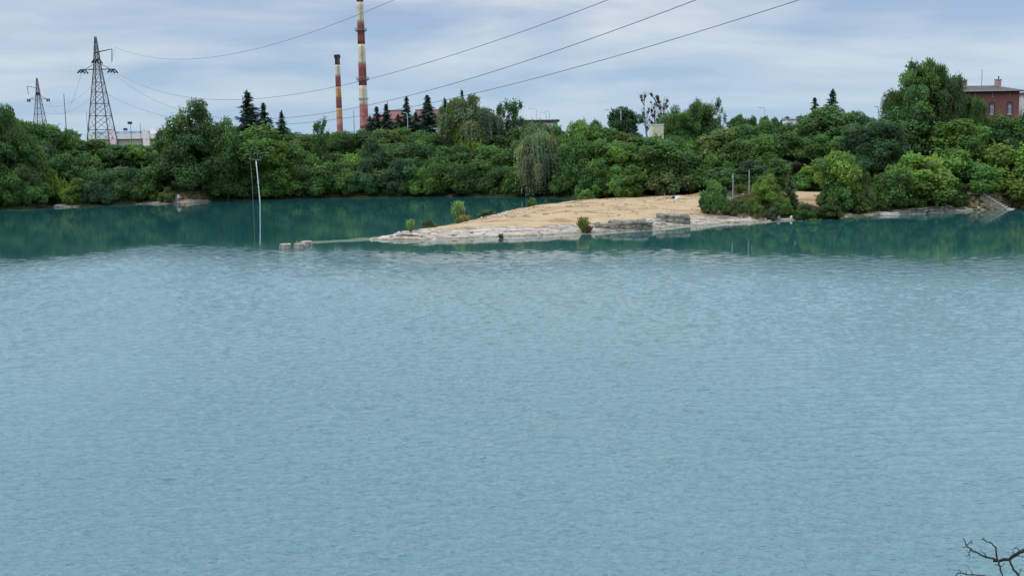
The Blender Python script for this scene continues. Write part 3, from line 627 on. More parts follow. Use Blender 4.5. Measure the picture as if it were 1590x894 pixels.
# ------------------------------------------------------------------ labels for the trees of the wooded banks
LM = [(0, 'the left picture edge'), (155, 'the big pylon'), (296, 'the tall dark tree'), (402, 'the white mast'), (525, 'the short chimney'), (635, 'the slim lamp post'), (735, 'the big willow'), (846, 'the silvery willow'), (1024, 'the cream wall'), (1150, 'the metal posts'), (1287, 'the right spruces'), (1418, 'the tallest birch'), (1545, 'the concrete stairs')]
ORD = ['first', 'second', 'third', 'fourth', 'fifth', 'sixth', 'seventh', 'eighth', 'ninth', 'tenth']
ROWS = {'top': ('tree', 'top row'), 'mid': ('tree', 'middle row'), 'water': ('bush', 'at the far waterline'), 'beach': ('bush', 'behind the beach'), 'path': ('bush', 'behind the path'), 'distant': ('treetop', 'in the distance')}
cnt = {}
for o, px, row, name, col, h in sorted([t for t in TREES if t[2]], key=lambda t: t[1]):
    if px < 0: lm, side = 'the left picture edge', 'beyond'
    else: lm = [l for l in LM if l[0] <= px][-1][1]; side = 'right of'
    k = (row, lm, side); i = cnt.get(k, 0); cnt[k] = i+1
    n, ph = ROWS[row]
    o['label'] = '%s %s, %s %s %s, %s' % (tone_of(col), n, ORD[i], side, lm, ph)
    o['group'] = {'top': 'trees of the wooded banks', 'mid': 'trees of the wooded banks', 'water': 'bushes along the far waterline', 'beach': 'bushes behind the beach', 'path': 'bushes behind the path', 'distant': 'distant treetops'}[row]

# ------------------------------------------------------------------ small plants (tufts)
def tuft(px, py, Y, w, h, col, label, name='weed_tuft', n=160, cat='plant', zb=None, dry=False):
    X = at(px, py, Y).x; z0 = gz(X, Y)-.03 if zb is None else zb; a = rng.uniform(0, 6.28, n); s = rng.uniform(.05, 1, n)
    m = 7; t = np.linspace(0, 1, m); L_ = h*rng.uniform(.5, 1.1, n)
    p = np.stack([np.cos(a)[:, None]*(.15+.85*t)*s[:, None]*w/2, np.sin(a)[:, None]*(.15+.85*t)*s[:, None]*w/2, L_[:, None]*t], -1)
    p = p+rng.normal(size=p.shape)*.02*h; tang = np.repeat(np.stack([np.cos(a)*s*.5*w/h, np.sin(a)*s*.5*w/h, np.ones(n)], -1), m, 0)+rng.normal(size=(n*m, 3))*.25
    tn = np.repeat(lobetone(n), m, 0); v, f, tn = leaves(p.reshape(-1, 3), rng.normal(size=(n*m, 3))+np.array([0, -.6, .4]), .075*h+.03, 2.4, tang=tang, tone=tn)
    v[:, 2] = np.maximum(v[:, 2], 0)
    me = npmesh(name, v, f, tn); me.materials.append(LEAF); o = link(name, me, loc=(X, Y, z0)); o.color = (*col, 1); return tag(o, label, cat)
def P(px, py, z=0): v = onz(px, py, z); return v
v = P(712, 345, .5); tuft(712, 345, v.y, 1.8, 2.9, (.19, .27, .11), 'upright pale green willow sapling on the back edge of the spit', 'willow_sapling', 240)
v = P(722, 347, .5); tuft(722, 348, v.y-.6, 1.8, 1.0, (.26, .20, .07), 'rusty dry weeds at the foot of the willow sapling')
v = P(637, 366, .3); tuft(638, 366, v.y, 1.2, 1.3, (.20, .28, .08), 'small sapling growing beside driftwood near the tip of the spit', 'sapling', 90)
v = P(905, 357, .4); tuft(906, 357, v.y, 1.7, 1.6, (.22, .22, .08), 'dry yellowish tuft at the water left of the dark rock slab', n=200)
v = P(912, 358, .3); tuft(914, 359, v.y-.2, 1.2, .8, (.17, .10, .05), 'brown dry weeds just left of the dark rock slab')
v = P(778, 366, .3); tuft(778, 366, v.y, .8, .7, (.10, .08, .06), 'small twiggy dead plant on the pale margin of the spit', n=60)
for i, (px, py, w, h, c) in enumerate(((1128, 333, 2.2, .9, (.16, .13, .05)), (1148, 318, 2, 1.2, (.10, .13, .04)), (1162, 312, 1.8, 1.5, (.06, .11, .035)), (1172, 322, 2.4, 1.3, (.13, .14, .045)), (1140, 340, 2.6, .7, (.13, .07, .035)), (1215, 330, 2.2, .9, (.08, .12, .04)), (1262, 333, 2.4, .8, (.08, .14, .03)), (1320, 330, 2.8, .9, (.10, .14, .035)), (1350, 328, 2, .8, (.11, .14, .035)), (1440, 316, 2, 1.7, (.075, .16, .035)), (1372, 322, 2, .8, (.13, .10, .04)))):
    lb = ['straw coloured tuft at the right end of the sand', 'olive weeds below the shorter metal post', 'dark green weed clump below the taller metal post', 'yellowish weed clump left of the first lime bush', 'reddish brown weeds at the water edge right of the sand', 'green weeds at the shore under the pointed shrub', 'bright weeds at the shore left of the large lime bush', 'low weeds at the shore under the large lime bush', 'low weeds right of the large lime bush', 'bright green sprig above the grey shore rocks', 'dry weeds on the brown bank left of the shore rocks'][i]
    v = P(px, py, .9); tuft(px, py, v.y, w, h, c, lb)

# ground cover as stuff: dry grass and herbs
def blades(name, pts, hh, cols, label, cat='grass'):
    n = len(pts); a = rng.uniform(0, 6.28, n); w = .035*(.7+.6*rng.random(n))*1.5; h = hh*(.5+rng.random(n))
    dx = np.stack([np.cos(a)*w, np.sin(a)*w, a*0], -1); lean = np.stack([rng.normal(size=n)*.25*h, rng.normal(size=n)*.25*h, h], -1)
    v = np.stack([pts-dx, pts+dx, pts+lean+dx*.2, pts+lean-dx*.2], 1).reshape(-1, 3); ci = rng.integers(0, len(cols), n)
    tn = np.repeat(np.array(cols)[ci]*(.7+.6*rng.random((n, 1))), 4, 0); me = npmesh(name, v, np.arange(4*n).reshape(n, 4), tn); me.materials.append(LEAF)
    o = link(name, me); o.color = (1, 1, 1, 1); return tag(o, label, cat, kind='stuff')
def scatter(n, x0, x1, y0, y1, fn):
    x = rng.uniform(x0, x1, n); y = rng.uniform(y0, y1, n); z, d, dn, wr, wf = terrain(x, y, True); k = rng.random(n) < fn(x, y, z, d, dn, wr, wf)
    return np.stack([x[k], y[k], z[k]-.02], -1)
g = scatter(170000, 27, 80, 140, 176, lambda x, y, z, d, dn, wr, wf: wr*smooth01((dn-1.)/.7)*smooth01((15-dn)/3)*(fbm(x, y, .4, 3) > -.25)*.8*(np.hypot((x-pc.x)*.8, (y-pc.y)*.55) > 4)*(np.abs(x-STX-1) > 5.5))
blades('dry_grass', g, .5, [(.16, .14, .05), (.08, .12, .035), (.20, .16, .075), (.06, .10, .03), (.14, .08, .04)], 'dry grass and weeds covering the low bank right of the beach')
g = scatter(26000, -18, 34, 140, 190, lambda x, y, z, d, dn, wr, wf: (1-wr)*(1-wf)*(smooth01((dn-.5)/.6)*smooth01((2.2-dn)/.8)*(y > 135+(x+20)*.72)+(fbm(x, y, .3, 3) > .33)*(z > .9)*.35))
blades('spit_grass', g, .20, [(.17, .17, .06), (.12, .16, .05), (.24, .19, .09)], 'thin yellow-green grass along the back edge of the sand spit')
g = scatter(60000, -12, 34, 138, 188, lambda x, y, z, d, dn, wr, wf: (1-wr)*(1-wf)*(z > .85)*(fbm(x+40, y, .55, 3) > .28)*.5)
blades('beach_stubble', g, .10, [(.20, .17, .09), (.12, .11, .05), (.28, .2, .11)], 'low dry stubble scattered in patches over the open sand')
g = scatter(60000, -110, 10, 195, 240, lambda x, y, z, d, dn, wr, wf: wf*smooth01((dn-.8)/.6)*smooth01((9-dn)/2))
blades('bank_grass', g, .5, [(.06, .10, .03), (.09, .12, .035), (.14, .12, .05)], 'green undergrowth at the foot of the far bank')

# ------------------------------------------------------------------ rocks
ROCK = mat('grey_rock', (.24, .215, .17), .9, .15, noise=(1.6, (.10, .095, .075), .42, .62), bump=(3, .8, .12))
ROCKP = mat('pale_limestone', (.50, .45, .37), .9, .15, noise=(1.6, (.26, .22, .17), .45, .68), bump=(3, .8, .1))
def rock(name, px, py, w, d, h, m, label, z=0., rz=0., seed=0, flat=.0, cat='rock'):
    r = np.random.default_rng(seed); bm = bmesh.new(); bmesh.ops.create_cube(bm, size=1)
    bmesh.ops.subdivide_edges(bm, edges=bm.edges[:], cuts=7, use_grid_fill=True)
    for q in bm.verts:
        n = q.co.normalized()*.62; c = q.co.lerp(n, .24-flat*.2); x = np.array([c.x*3+seed, c.y*3+c.z*2])
        k = float(fbm(np.array([x[0]]), np.array([x[1]]), 1., 3)[0]); q.co = c*(1+.30*k)
        lay = .022*(1 if math.sin(q.co.z*15+seed+q.co.x) > 0 else -1); q.co.x *= 1+lay; q.co.y *= 1+lay*1.6; q.co.z += .05*float(fbm(np.array([q.co.x*6+seed]), np.array([q.co.y*6]), 1., 3)[0])
    me = bpy.data.meshes.new(name); bmesh.ops.scale(bm, vec=(w, d, h), verts=bm.verts); bm.to_mesh(me); bm.free(); me.materials.append(m)
    v = onz(px, py, z); o = link(name, me, loc=(v.x, v.y+d*.35, z+h*.34)); o.rotation_euler = (r.uniform(-.04, .04), r.uniform(-.05, .05), rz); return tag(o, label, cat)
rock('rock_slab', 977, 358, 4.4, 2.6, 1.45, ROCK, 'long dark flat-topped rock slab at the water edge of the beach', 0, .04, 3, .9)
rock('rock_slab', 944, 359.5, 2.9, 2.2, 1.05, ROCK, 'dark slab butting against the left end of the long slab', 0, -.12, 61, .7)
rock('rock_slab', 1001, 357, 1.5, 1.6, 1.0, ROCK, 'tilted dark fragment at the right end of the long slab', 0, .5, 67, .5)
rock('rock_slab', 924, 357, 2.2, 2.0, 1.1, ROCK, 'smaller broken slab at the left end of the long dark slab', 0, .3, 5, .6)
rock('rock_slab', 1045, 349, 3.8, 2.2, 1.5, ROCK, 'thick dark boulder undercut at the water, right of the long slab', .15, -.05, 8, .8)
rock('boulder', 1022, 352, 1.6, 1.4, .75, ROCKP, 'pale blocky boulder between the long slab and the dark boulder', .1, .5, 11)
rock('boulder', 1015, 347, 1.9, 1.3, .6, ROCKP, 'flat pale stone behind the gap between the two dark slabs', .5, .2, 13)
rock('boulder', 1008, 355, 1.0, .9, .5, ROCKP, 'small pale block touching the right end of the long slab', 0, .8, 17)
for i, (px, py, w, lb) in enumerate(((852, 358, 1.7, 'leftmost'), (868, 357, 1.5, 'second from the left'), (884, 357, 1.6, 'third from the left'), (897, 350, 1.2, 'rightmost, highest'))):
    rock('limestone_block', px, py, w, 1.5, .55, ROCKP, 'cracked pale limestone block left of the dry tuft, %s of four' % lb, .25, .1*i, 21+i, .6)
for i, (px, py, w, h, lb) in enumerate(((1413, 333, 5.2, .9, 'long low grey rock at the shore under the lime thicket'), (1448, 331, 3.2, 1.0, 'grey rounded shore rock left of the concrete stairs'), (1470, 330, 2.2, 1.0, 'smaller grey shore rock nearest the concrete stairs'), (1380, 335, 3., .5, 'flat pale shore stone left of the long grey rock'), (1350, 336, 2.2, .45, 'flat pale shore stone below the brown bank'), (1243, 341, 2., .4, 'low pale shore stone below the large lime bush'))):
    rock('shore_rock', px, py, w, 1.6, h, ROCK if i in (0, 1, 2) else ROCKP, lb, -.05, 0, 31+i, .4)
rock('shore_rock', 98, 322, 3.6, 2, .5, ROCKP, 'pale stone at the small beach on the far left', -.05, 0, 41)
# driftwood near the tip
b = MB(); v = onz(634, 369, .25)
b.tube([(-1.5, .1, .05), (-.6, -.1, .16), (.3, .05, .12), (1.3, 0, .04)], [.05, .1, .09, .03], 6).tube([(-.6, 0, .12), (-.9, .3, .5)], [.05, .015], 5).tube([(.2, 0, .12), (.5, -.3, .35)], [.05, .015], 5)
tag(b.build('driftwood', BARK, loc=(v.x, v.y, gz(v.x, v.y))), 'dark driftwood lying near the tip of the pale spit', 'driftwood')
# pebbles as stuff
def stones():
    bm = bmesh.new(); bmesh.ops.create_icosphere(bm, subdivisions=1, radius=1); bv = np.array([q.co[:] for q in bm.verts]); bf = np.array([[q.index for q in f.verts] for f in bm.faces]); bm.free()
    g = scatter(26000, -22, 72, 126, 168, lambda x, y, z, d, dn, wr, wf: (1-wf)*(smooth01((dn+.3)/.3)*smooth01((2.6-dn)/1.2)*.35+(1-wr)*(z > .8)*.008))
    n = len(g); s = .04+.3*rng.random(n)**6; a = rng.uniform(0, 6.28, n)
    v = bv[None]*(1+.25*rng.normal(size=(n, len(bv), 1)))*s[:, None, None]*np.array([1.3, 1, .6]); c, sn = np.cos(a)[:, None], np.sin(a)[:, None]
    v = np.stack([v[..., 0]*c-v[..., 1]*sn, v[..., 0]*sn+v[..., 1]*c, v[..., 2]], -1)+g[:, None, :]+np.array([0, 0, .03])
    f = (bf[None]+(np.arange(n)*len(bv))[:, None, None]).reshape(-1, 3); me = npmesh('pebbles', v.reshape(-1, 3), f)
    tag(link('pebbles', me, mat('pebble', (.46, .41, .34), .9, .15, noise=(.7, (.22, .18, .14), .4, .65))), 'loose pale pebbles along the limestone margin', 'pebbles', kind='stuff')
stones()

# ------------------------------------------------------------------ concrete blocks in the water, bird
CONC = mat('weathered_concrete', (.42, .37, .29), .9, .15, noise=(2.5, (.20, .16, .12), .42, .65), bump=(8, .5, .04))
for i, (px, py, w, h, Y, lb) in enumerate(((441, 385, 1.2, .40, 0, 'left square concrete block standing in the water'), (464, 385, 1.15, .46, 0, 'middle concrete block in the water, the bird stands on it'), (474, 381, 1.1, .42, 0, 'right concrete block in the water, half behind the middle one'))):
    v = onz(px, py); b = MB(); s = w/2
    prof = [(-s, -s), (s, -s*.96), (s*.97, s), (-s*.95, s)]
    q = .06
    pts = [(x, y, -.8) for x, y in prof]+[(x, y, h-q) for x, y in prof]+[(x*.92, y*.92, h+rng.uniform(-.03, .03)) for x, y in prof]
    fs = [(0, 3, 2, 1), (8, 9, 10, 11)]+[(k, (k+1) % 4, 4+(k+1) % 4, 4+k) for k in range(4)]+[(4+k, 4+(k+1) % 4, 8+(k+1) % 4, 8+k) for k in range(4)]
    b.poly(pts, fs); o = b.build('concrete_block', CONC, loc=(v.x, v.y+s, 0)); o.rotation_euler = (0, 0, .1-.12*i); tag(o, lb, 'concrete block')
    if i == 1: BX, BY, BZ = v.x-.25, v.y+.45, h
def skin_body(name, verts, edges, radii, m, parent=None, root=0, sub=2, loc=None):
    me = bpy.data.meshes.new(name); me.from_pydata(verts, edges, []); me.materials.append(m); o = link(name, me, parent=parent, loc=loc)
    md = o.modifiers.new('skin', 'SKIN'); md.use_smooth_shade = True; sv = me.skin_vertices[0].data
    for i, r in enumerate(radii): sv[i].radius = (r, r) if not hasattr(r, '__len__') else r
    for i in range(len(verts)): sv[i].use_root = (i == root)
    s = o.modifiers.new('sub', 'SUBSURF'); s.levels = sub; s.render_levels = sub; return o
b = empty('water_bird', (BX, BY, BZ-.01), .5, label='dark bird standing on the middle concrete block in the water', cat='bird')
DARKF = mat('dark_feathers', (.045, .045, .05), .7, .2); PALEF = mat('pale_feathers', (.45, .43, .4), .8, .1)
skin_body('body', [(-.20, 0, .12), (-.10, 0, .17), (.0, 0, .2), (.08, 0, .24), (.10, 0, .33), (.12, 0, .40), (.16, 0, .41)], [(i, i+1) for i in range(6)], [.012, .05, .075, .055, .028, .034, .02], DARKF, b, 2)
MB().tube([(.17, 0, .41), (.25, 0, .40)], [.012, .003], 6).build('beak', mat('beak', (.4, .25, .05)), b)
MB().tube([(.06, .04, .23), (-.05, .075, .18), (-.2, .04, .12)], [.03, .035, .008], 6).tube([(.06, -.04, .23), (-.05, -.075, .18), (-.2, -.04, .12)], [.03, .035, .008], 6).build('wings', PALEF, b)
for s in (-1, 1): MB().tube([(.0, .03*s, .15), (.01, .03*s, .0), (.05, .03*s, .004)], [.01, .008, .006], 5).build('leg', mat('leg_skin', (.2, .15, .08)), b)

# ------------------------------------------------------------------ leaning white mast in the water
Yp = onz(405, 315).y
def wp(px, py, dy=0): v = at(px, py, Yp+dy); return v
base = wp(405, 317); o = empty('water_mast', (base.x, base.y, 0), 0, label='weathered white mast with a thin lattice head, standing in the far water', cat='mast')
def rel(v): return v-Vector((base.x, base.y, 0))
b = MB(); pp = [rel(wp(404.5, 322)), rel(wp(403.5, 312)), rel(wp(401.5, 290)), rel(wp(399.5, 268)), rel(wp(397.5, 250))]; pp[0].z = -1
b.tube(pp, [.105, .10, .10, .095, .085], 10).build('pole', mat('peeling_white_paint', (.74, .74, .70), .6, .3, noise=(2.2, (.25, .24, .2), .56, .66)), o, True)
GS = mat('green_steel', (.12, .2, .17), .6, .3, .2)
MB().tube([rel(wp(393, 322)), rel(wp(392.5, 300)), rel(wp(391, 275)), rel(wp(389, 250))], .022, 5).build('side_rod', mat('grey_rod', (.35, .38, .36)), o)
MB().tube([rel(wp(386.5, 247, -.5)), rel(wp(405, 249, -.5))], .07, 6).tube([rel(wp(386.5, 247, .6)), rel(wp(405, 249, .6))], .07, 6).tube([rel(wp(387, 247, -.5)), rel(wp(387, 247, .6))], .06, 6).tube([rel(wp(404, 249, -.5)), rel(wp(404, 249, .6))], .06, 6).build('crossbar', GS, o)
f_ = MB()
for a, c in (((387, 247), (393, 226)), ((401, 248), (397, 226)), ((405, 249), (404.5, 240)), ((393, 226), (397, 226)), ((389, 236), (389, 250))):
    for dy in (-.45, .55): f_.tube([rel(wp(*a, dy)), rel(wp(*c, dy*.5))], .035, 5)
f_.build('frame', GS, o)

# ------------------------------------------------------------------ two metal posts, chair, litter
for px, pt, pb, Y, lb in ((1138, 270, 300, 158, 'shorter grey metal post with a small box on the path edge'), (1163, 264, 298, 160, 'taller plain grey metal post on the path edge')):
    X = at(px, pb, Y).x; z0 = gz(X, Y); zt = at(px, pt, Y).z; o = empty('metal_post', (X, Y, z0), 0, label=lb, cat='post', group='metal posts on the path')
    GP = mat('grey_post_paint', (.33, .36, .37), .5, .4, noise=(3, (.22, .23, .22), .45, .7))
    MB().tube([(0, 0, -.3), (0, 0, zt-z0)], .07, 8).build('pole', GP, o); MB().tube([(0, 0, zt-z0), (0, 0, zt-z0+.05)], .09, 8).build('cap', GP, o)
    MB().tube([(0, 0, -.1), (0, 0, .04)], .2, 10).build('footing', CONC, o)
    if px == 1138: MB().box((-.1, -.02, zt-z0-.42), (.2, .2, .3)).build('junction_box', GP, o)
WP = mat('white_plastic', (.78, .76, .72), .4, .4)
v = at(277, 300, 218.); X, Y = v.x, v.y; z0 = gz(X, Y); k = empty('plastic_chair', (X, Y, z0), .5, label='white plastic garden chair on the small far beach', cat='chair')
for sx in (-1, 1):
    for sy in (-1, 1): MB().tube([(sx*.25, sy*.24, 0), (sx*.21, sy*.21, .43)], [.03, .035], 5).build('leg', WP, k)
MB().box((0, 0, .45), (.5, .48, .05)).build('seat', WP, k)
bk_ = MB(); R_ = Matrix.Rotation(-.18, 3, 'X')
for i in range(5): bk_.box((-.2+.1*i, .29, .72), (.075, .03, .5), rot=R_)
bk_.box((0, .34, .97), (.5, .04, .08), rot=R_).build('backrest', WP, k)
for s in (-1, 1): MB().tube([(s*.26, -.2, .45), (s*.27, -.2, .66), (s*.27, .25, .68)], .025, 5).build('armrest', WP, k)
b = MB(); v = onz(240, 311, .3)
z0 = gz(v.x+6, v.y+1); v = onz(289, 316.3, .2)
b.box((0, 0, .16), (1.4, .3, .08)).box((-.5, 0, .06), (.12, .26, .14)).box((.5, 0, .06), (.12, .26, .14))
tag(b.build('plank_bench', mat('dark_wood', (.11, .07, .045)), loc=(v.x-.9, v.y+.6, max(gz(v.x-.9, v.y+.6), 0))), 'low dark plank at the water edge of the far beach below the chair', 'bench')
def litter(px, py, z, name, s, lb, m=WP):
    v = onz(px, py, z); r = np.random.default_rng(int(px)); bm = bmesh.new(); bmesh.ops.create_icosphere(bm, subdivisions=2, radius=1)
    for q in bm.verts: q.co *= 1+.35*r.normal()*.5
    bmesh.ops.scale(bm, vec=s, verts=bm.verts); me = bpy.data.meshes.new(name); bm.to_mesh(me); bm.free(); me.materials.append(m)
    tag(link(name, me, loc=(v.x, v.y, max(gz(v.x, v.y), 0)+s[2]*.7)), lb, 'litter')
litter(1229, 338, .3, 'plastic_bag', (.26, .16, .2), 'crumpled white bag on the stony shore below the pointed shrub')
litter(1183, 327, .9, 'paper_sheet', (.22, .14, .04), 'flat white paper lying in the weeds below the lime bush')
litter(966, 335, 1.3, 'paper_scrap', (.3, .12, .03), 'small white scrap lying on the open sand')

# ------------------------------------------------------------------ sunbather
SKIN = mat('tanned_skin', (.36, .19, .12), .6, .3)
v = onz(1034, 309.5, 1.6); X, Y = v.x, v.y; z0 = gz(X, Y)
TW = mat('white_towel', (.72, .70, .72), .9, .1); BLK = mat('black_cloth', (.02, .02, .024), .9, .1)
me = []
b = MB(); nn = 9
pts = []; fs = []
for i in range(nn):
    for j in range(5): pts.append((-.35+2.3*i/(nn-1), -.5+1.0*j/4, .02+.03*math.sin(i*1.7+j)))
for i in range(nn-1):
    for j in range(4): a = i*5+j; fs.append((a, a+5, a+6, a+1))
o = b.poly(pts, fs).build('beach_towel', TW, loc=(X, Y, z0+.03)); md = o.modifiers.new('thick', 'SOLIDIFY'); md.thickness = .02
tag(o, 'pale towel spread under the reclining sunbather', 'towel')
# skeleton: sits leaning back on the arms, legs along +x
V = [(0, 0, .16), (-.10, 0, .30), (-.20, 0, .46), (-.25, 0, .60), (-.25, 0, .68), (-.235, -.005, .76), (-.22, 0, .86)]
E = [(0, 1), (1, 2), (2, 3), (3, 4), (4, 5), (5, 6)]; Rr = [(.15, .12), (.13, .10), (.15, .11), (.12, .09), .052, .085, .075]
for s in (-1, 1):
    b0 = len(V); V += [(-.24, .16*s, .57), (-.38, .22*s, .34), (-.46, .24*s, .10), (-.50, .25*s, .05)]; E += [(3, b0), (b0, b0+1), (b0+1, b0+2), (b0+2, b0+3)]; Rr += [.058, .043, .033, .036]
    for f in range(4):
        c0 = len(V); yy = .25*s+(-.03+.02*f); ln = (.07, .085, .08, .06)[f]; V += [(-.535, yy, .045), (-.55-ln*.6, yy*1.01, .04), (-.55-ln, yy*1.02, .022)]; E += [(b0+3, c0), (c0, c0+1), (c0+1, c0+2)]; Rr += [.012, .009, .008]
    c0 = len(V); V += [(-.49, .25*s-.05*s, .035), (-.52, .25*s-.075*s, .025)]; E += [(b0+3, c0), (c0, c0+1)]; Rr += [.012, .009]
    b1 = len(V); hk = .42 if s < 0 else .14
    V += [(.10, .10*s, .14), (.50, .13*s, hk), (.92 if hk < .2 else .82, .13*s, .09), (1.02 if hk < .2 else .92, .13*s, .13 if hk < .2 else .05)]; E += [(0, b1), (b1, b1+1), (b1+1, b1+2), (b1+2, b1+3)]; Rr += [.095, .062, .045, .035]
    V += [(1.04 if hk < .2 else 1.05, .14*s, .2 if hk < .2 else .035)]; E += [(b1+3, b1+4)]; Rr += [.022]
pe = empty('person', (X, Y, z0+.05), -.12, label='person reclining on a towel at the back of the beach, leaning on their arms', cat='person')
skin_body('body', V, E, Rr, SKIN, pe)
hm = bmesh.new(); bmesh.ops.create_uvsphere(hm, u_segments=14, v_segments=10, radius=.118)
for q in hm.verts:
    if q.co.x > .05 and q.co.z < .05: q.co.x *= .35
    if q.co.x < -.02 and q.co.z < 0: q.co.z *= 1.9
h_me = bpy.data.meshes.new('hair'); hm.to_mesh(h_me); hm.free(); link('hair', h_me, mat('auburn_hair', (.13, .045, .025), .6, .3), pe, (-.24, 0, .83))
nm = MB().poly([(-.135, -.012, .80), (-.135, .012, .80), (-.1, 0, .79), (-.13, 0, .835)], [(0, 1, 2), (0, 2, 3), (1, 3, 2), (0, 3, 1)]); nm.build('nose', SKIN, pe)
for s in (-1, 1): MB().box((-.142, .032*s, .84), (.012, .022, .01)).build('eye', BLK, pe)
MB().box((-.138, 0, .775), (.01, .045, .01)).build('mouth', mat('lips', (.25, .07, .06)), pe)
skin_body('white_top', [(-.09, 0, .29), (-.15, 0, .38), (-.205, 0, .47), (-.245, 0, .56)], [(0, 1), (1, 2), (2, 3)], [(.137, .107), (.14, .11), (.155, .117), (.125, .096)], mat('white_shirt', (.74, .74, .76)), pe)
skin_body('shorts', [(0, 0, .17), (-.05, 0, .23), (.1, .1, .145), (.24, .11, .15), (.1, -.1, .145), (.24, -.11, .24)], [(0, 1), (0, 2), (2, 3), (0, 4), (4, 5)], [(.16, .13), (.15, .12), .105, .10, .105, .10], BLK, pe)
rr_ = np.random.default_rng(4)
def bag(px, name, s, m, lb, dz=0):
    v = onz(px, 308.8, 1.6); bm = bmesh.new(); bmesh.ops.create_cube(bm, size=2); bmesh.ops.subdivide_edges(bm, edges=bm.edges[:], cuts=3, use_grid_fill=True)
    for q in bm.verts: q.co = q.co.lerp(q.co.normalized()*1.2, .45)*(1+.12*rr_.normal()); q.co.x *= (1.1-.35*(q.co.z > 0)*abs(q.co.z))
    bmesh.ops.scale(bm, vec=s, verts=bm.verts); me = bpy.data.meshes.new(name); bm.to_mesh(me); bm.free()
    o = empty(name, (v.x, v.y, gz(v.x, v.y)+s[2]*.9+dz), .2, label=lb, cat='bag'); link('bag_body', me, m, o)
    MB().tube([(-s[0]*.4, 0, s[2]*.8), (-s[0]*.2, 0, s[2]*1.5), (s[0]*.2, 0, s[2]*1.5), (s[0]*.4, 0, s[2]*.8)], .015, 5).build('handle', m, o)
bag(1045.5, 'beach_bag', (.26, .2, .2), BLK, 'black bag lying right of the sunbather')
bag(1053, 'beach_bag', (.42, .22, .22), mat('pale_lilac_cloth', (.72, .70, .80), .8, .2), 'white and lilac bundle right of the black bag on the beach')

# ------------------------------------------------------------------ concrete stairs at the right
def stairs():
    top = at(1524, 298.5, STY+1.4); tz = top.z; bot = onz(1566, 324); dirv = Vector((bot.x-top.x, bot.y-top.y, 0)); run = dirv.length; ang = math.atan2(dirv.y, dirv.x)
    ang = math.atan2(dirv.y-1.8, dirv.x); o = empty('concrete_stairs', (top.x, top.y, 0), ang, label='pale concrete staircase running down the bare bank into the water', cat='stairs')
    SC2 = mat('stained_concrete', (.40, .33, .25), .9, .15, noise=(1.5, (.24, .19, .14), .42, .66))
    SC = mat('stair_concrete', (.60, .55, .46), .85, .2, noise=(1.5, (.32, .27, .2), .45, .7), bump=(6, .4, .03))
    n = 11; rs = tz/n; tr = run/n
    me = MB().box((0, 0, 0), (tr+.04, 1.9, rs*.62)).mesh('step', SC)
    for i in range(n):
        s = link('step', me, parent=o, loc=(tr*(i+.5), 0, tz-rs*(i+.5)))
    for s, w in ((-1, .24), (1, .24)):
        b = MB(); y0 = s*(.6+w/2); a = y0-w/2; c = y0+w/2; q = -.2
        pts = [(-.05, a, tz+q), (run+.2, a, -.1+q), (run+.2, a, -1.1), (-.05, a, tz-1.25), (-.05, c, tz+q), (run+.2, c, -.1+q), (run+.2, c, -1.1), (-.05, c, tz-1.25)]
        b.poly(pts, [(0, 1, 2, 3), (7, 6, 5, 4), (0, 4, 5, 1), (1, 5, 6, 2), (2, 6, 7, 3), (3, 7, 4, 0)]).build('stringer', SC2, o)
    MB().box((-.9, 0, tz-.14), (1.8, 1.9, .28)).build('landing', SC, o)
    # fallen coping at the water
    MB().box((run+.3, -.1, -.05), (.7, 2.2, .3)).build('foot_slab', SC, o)
stairs()

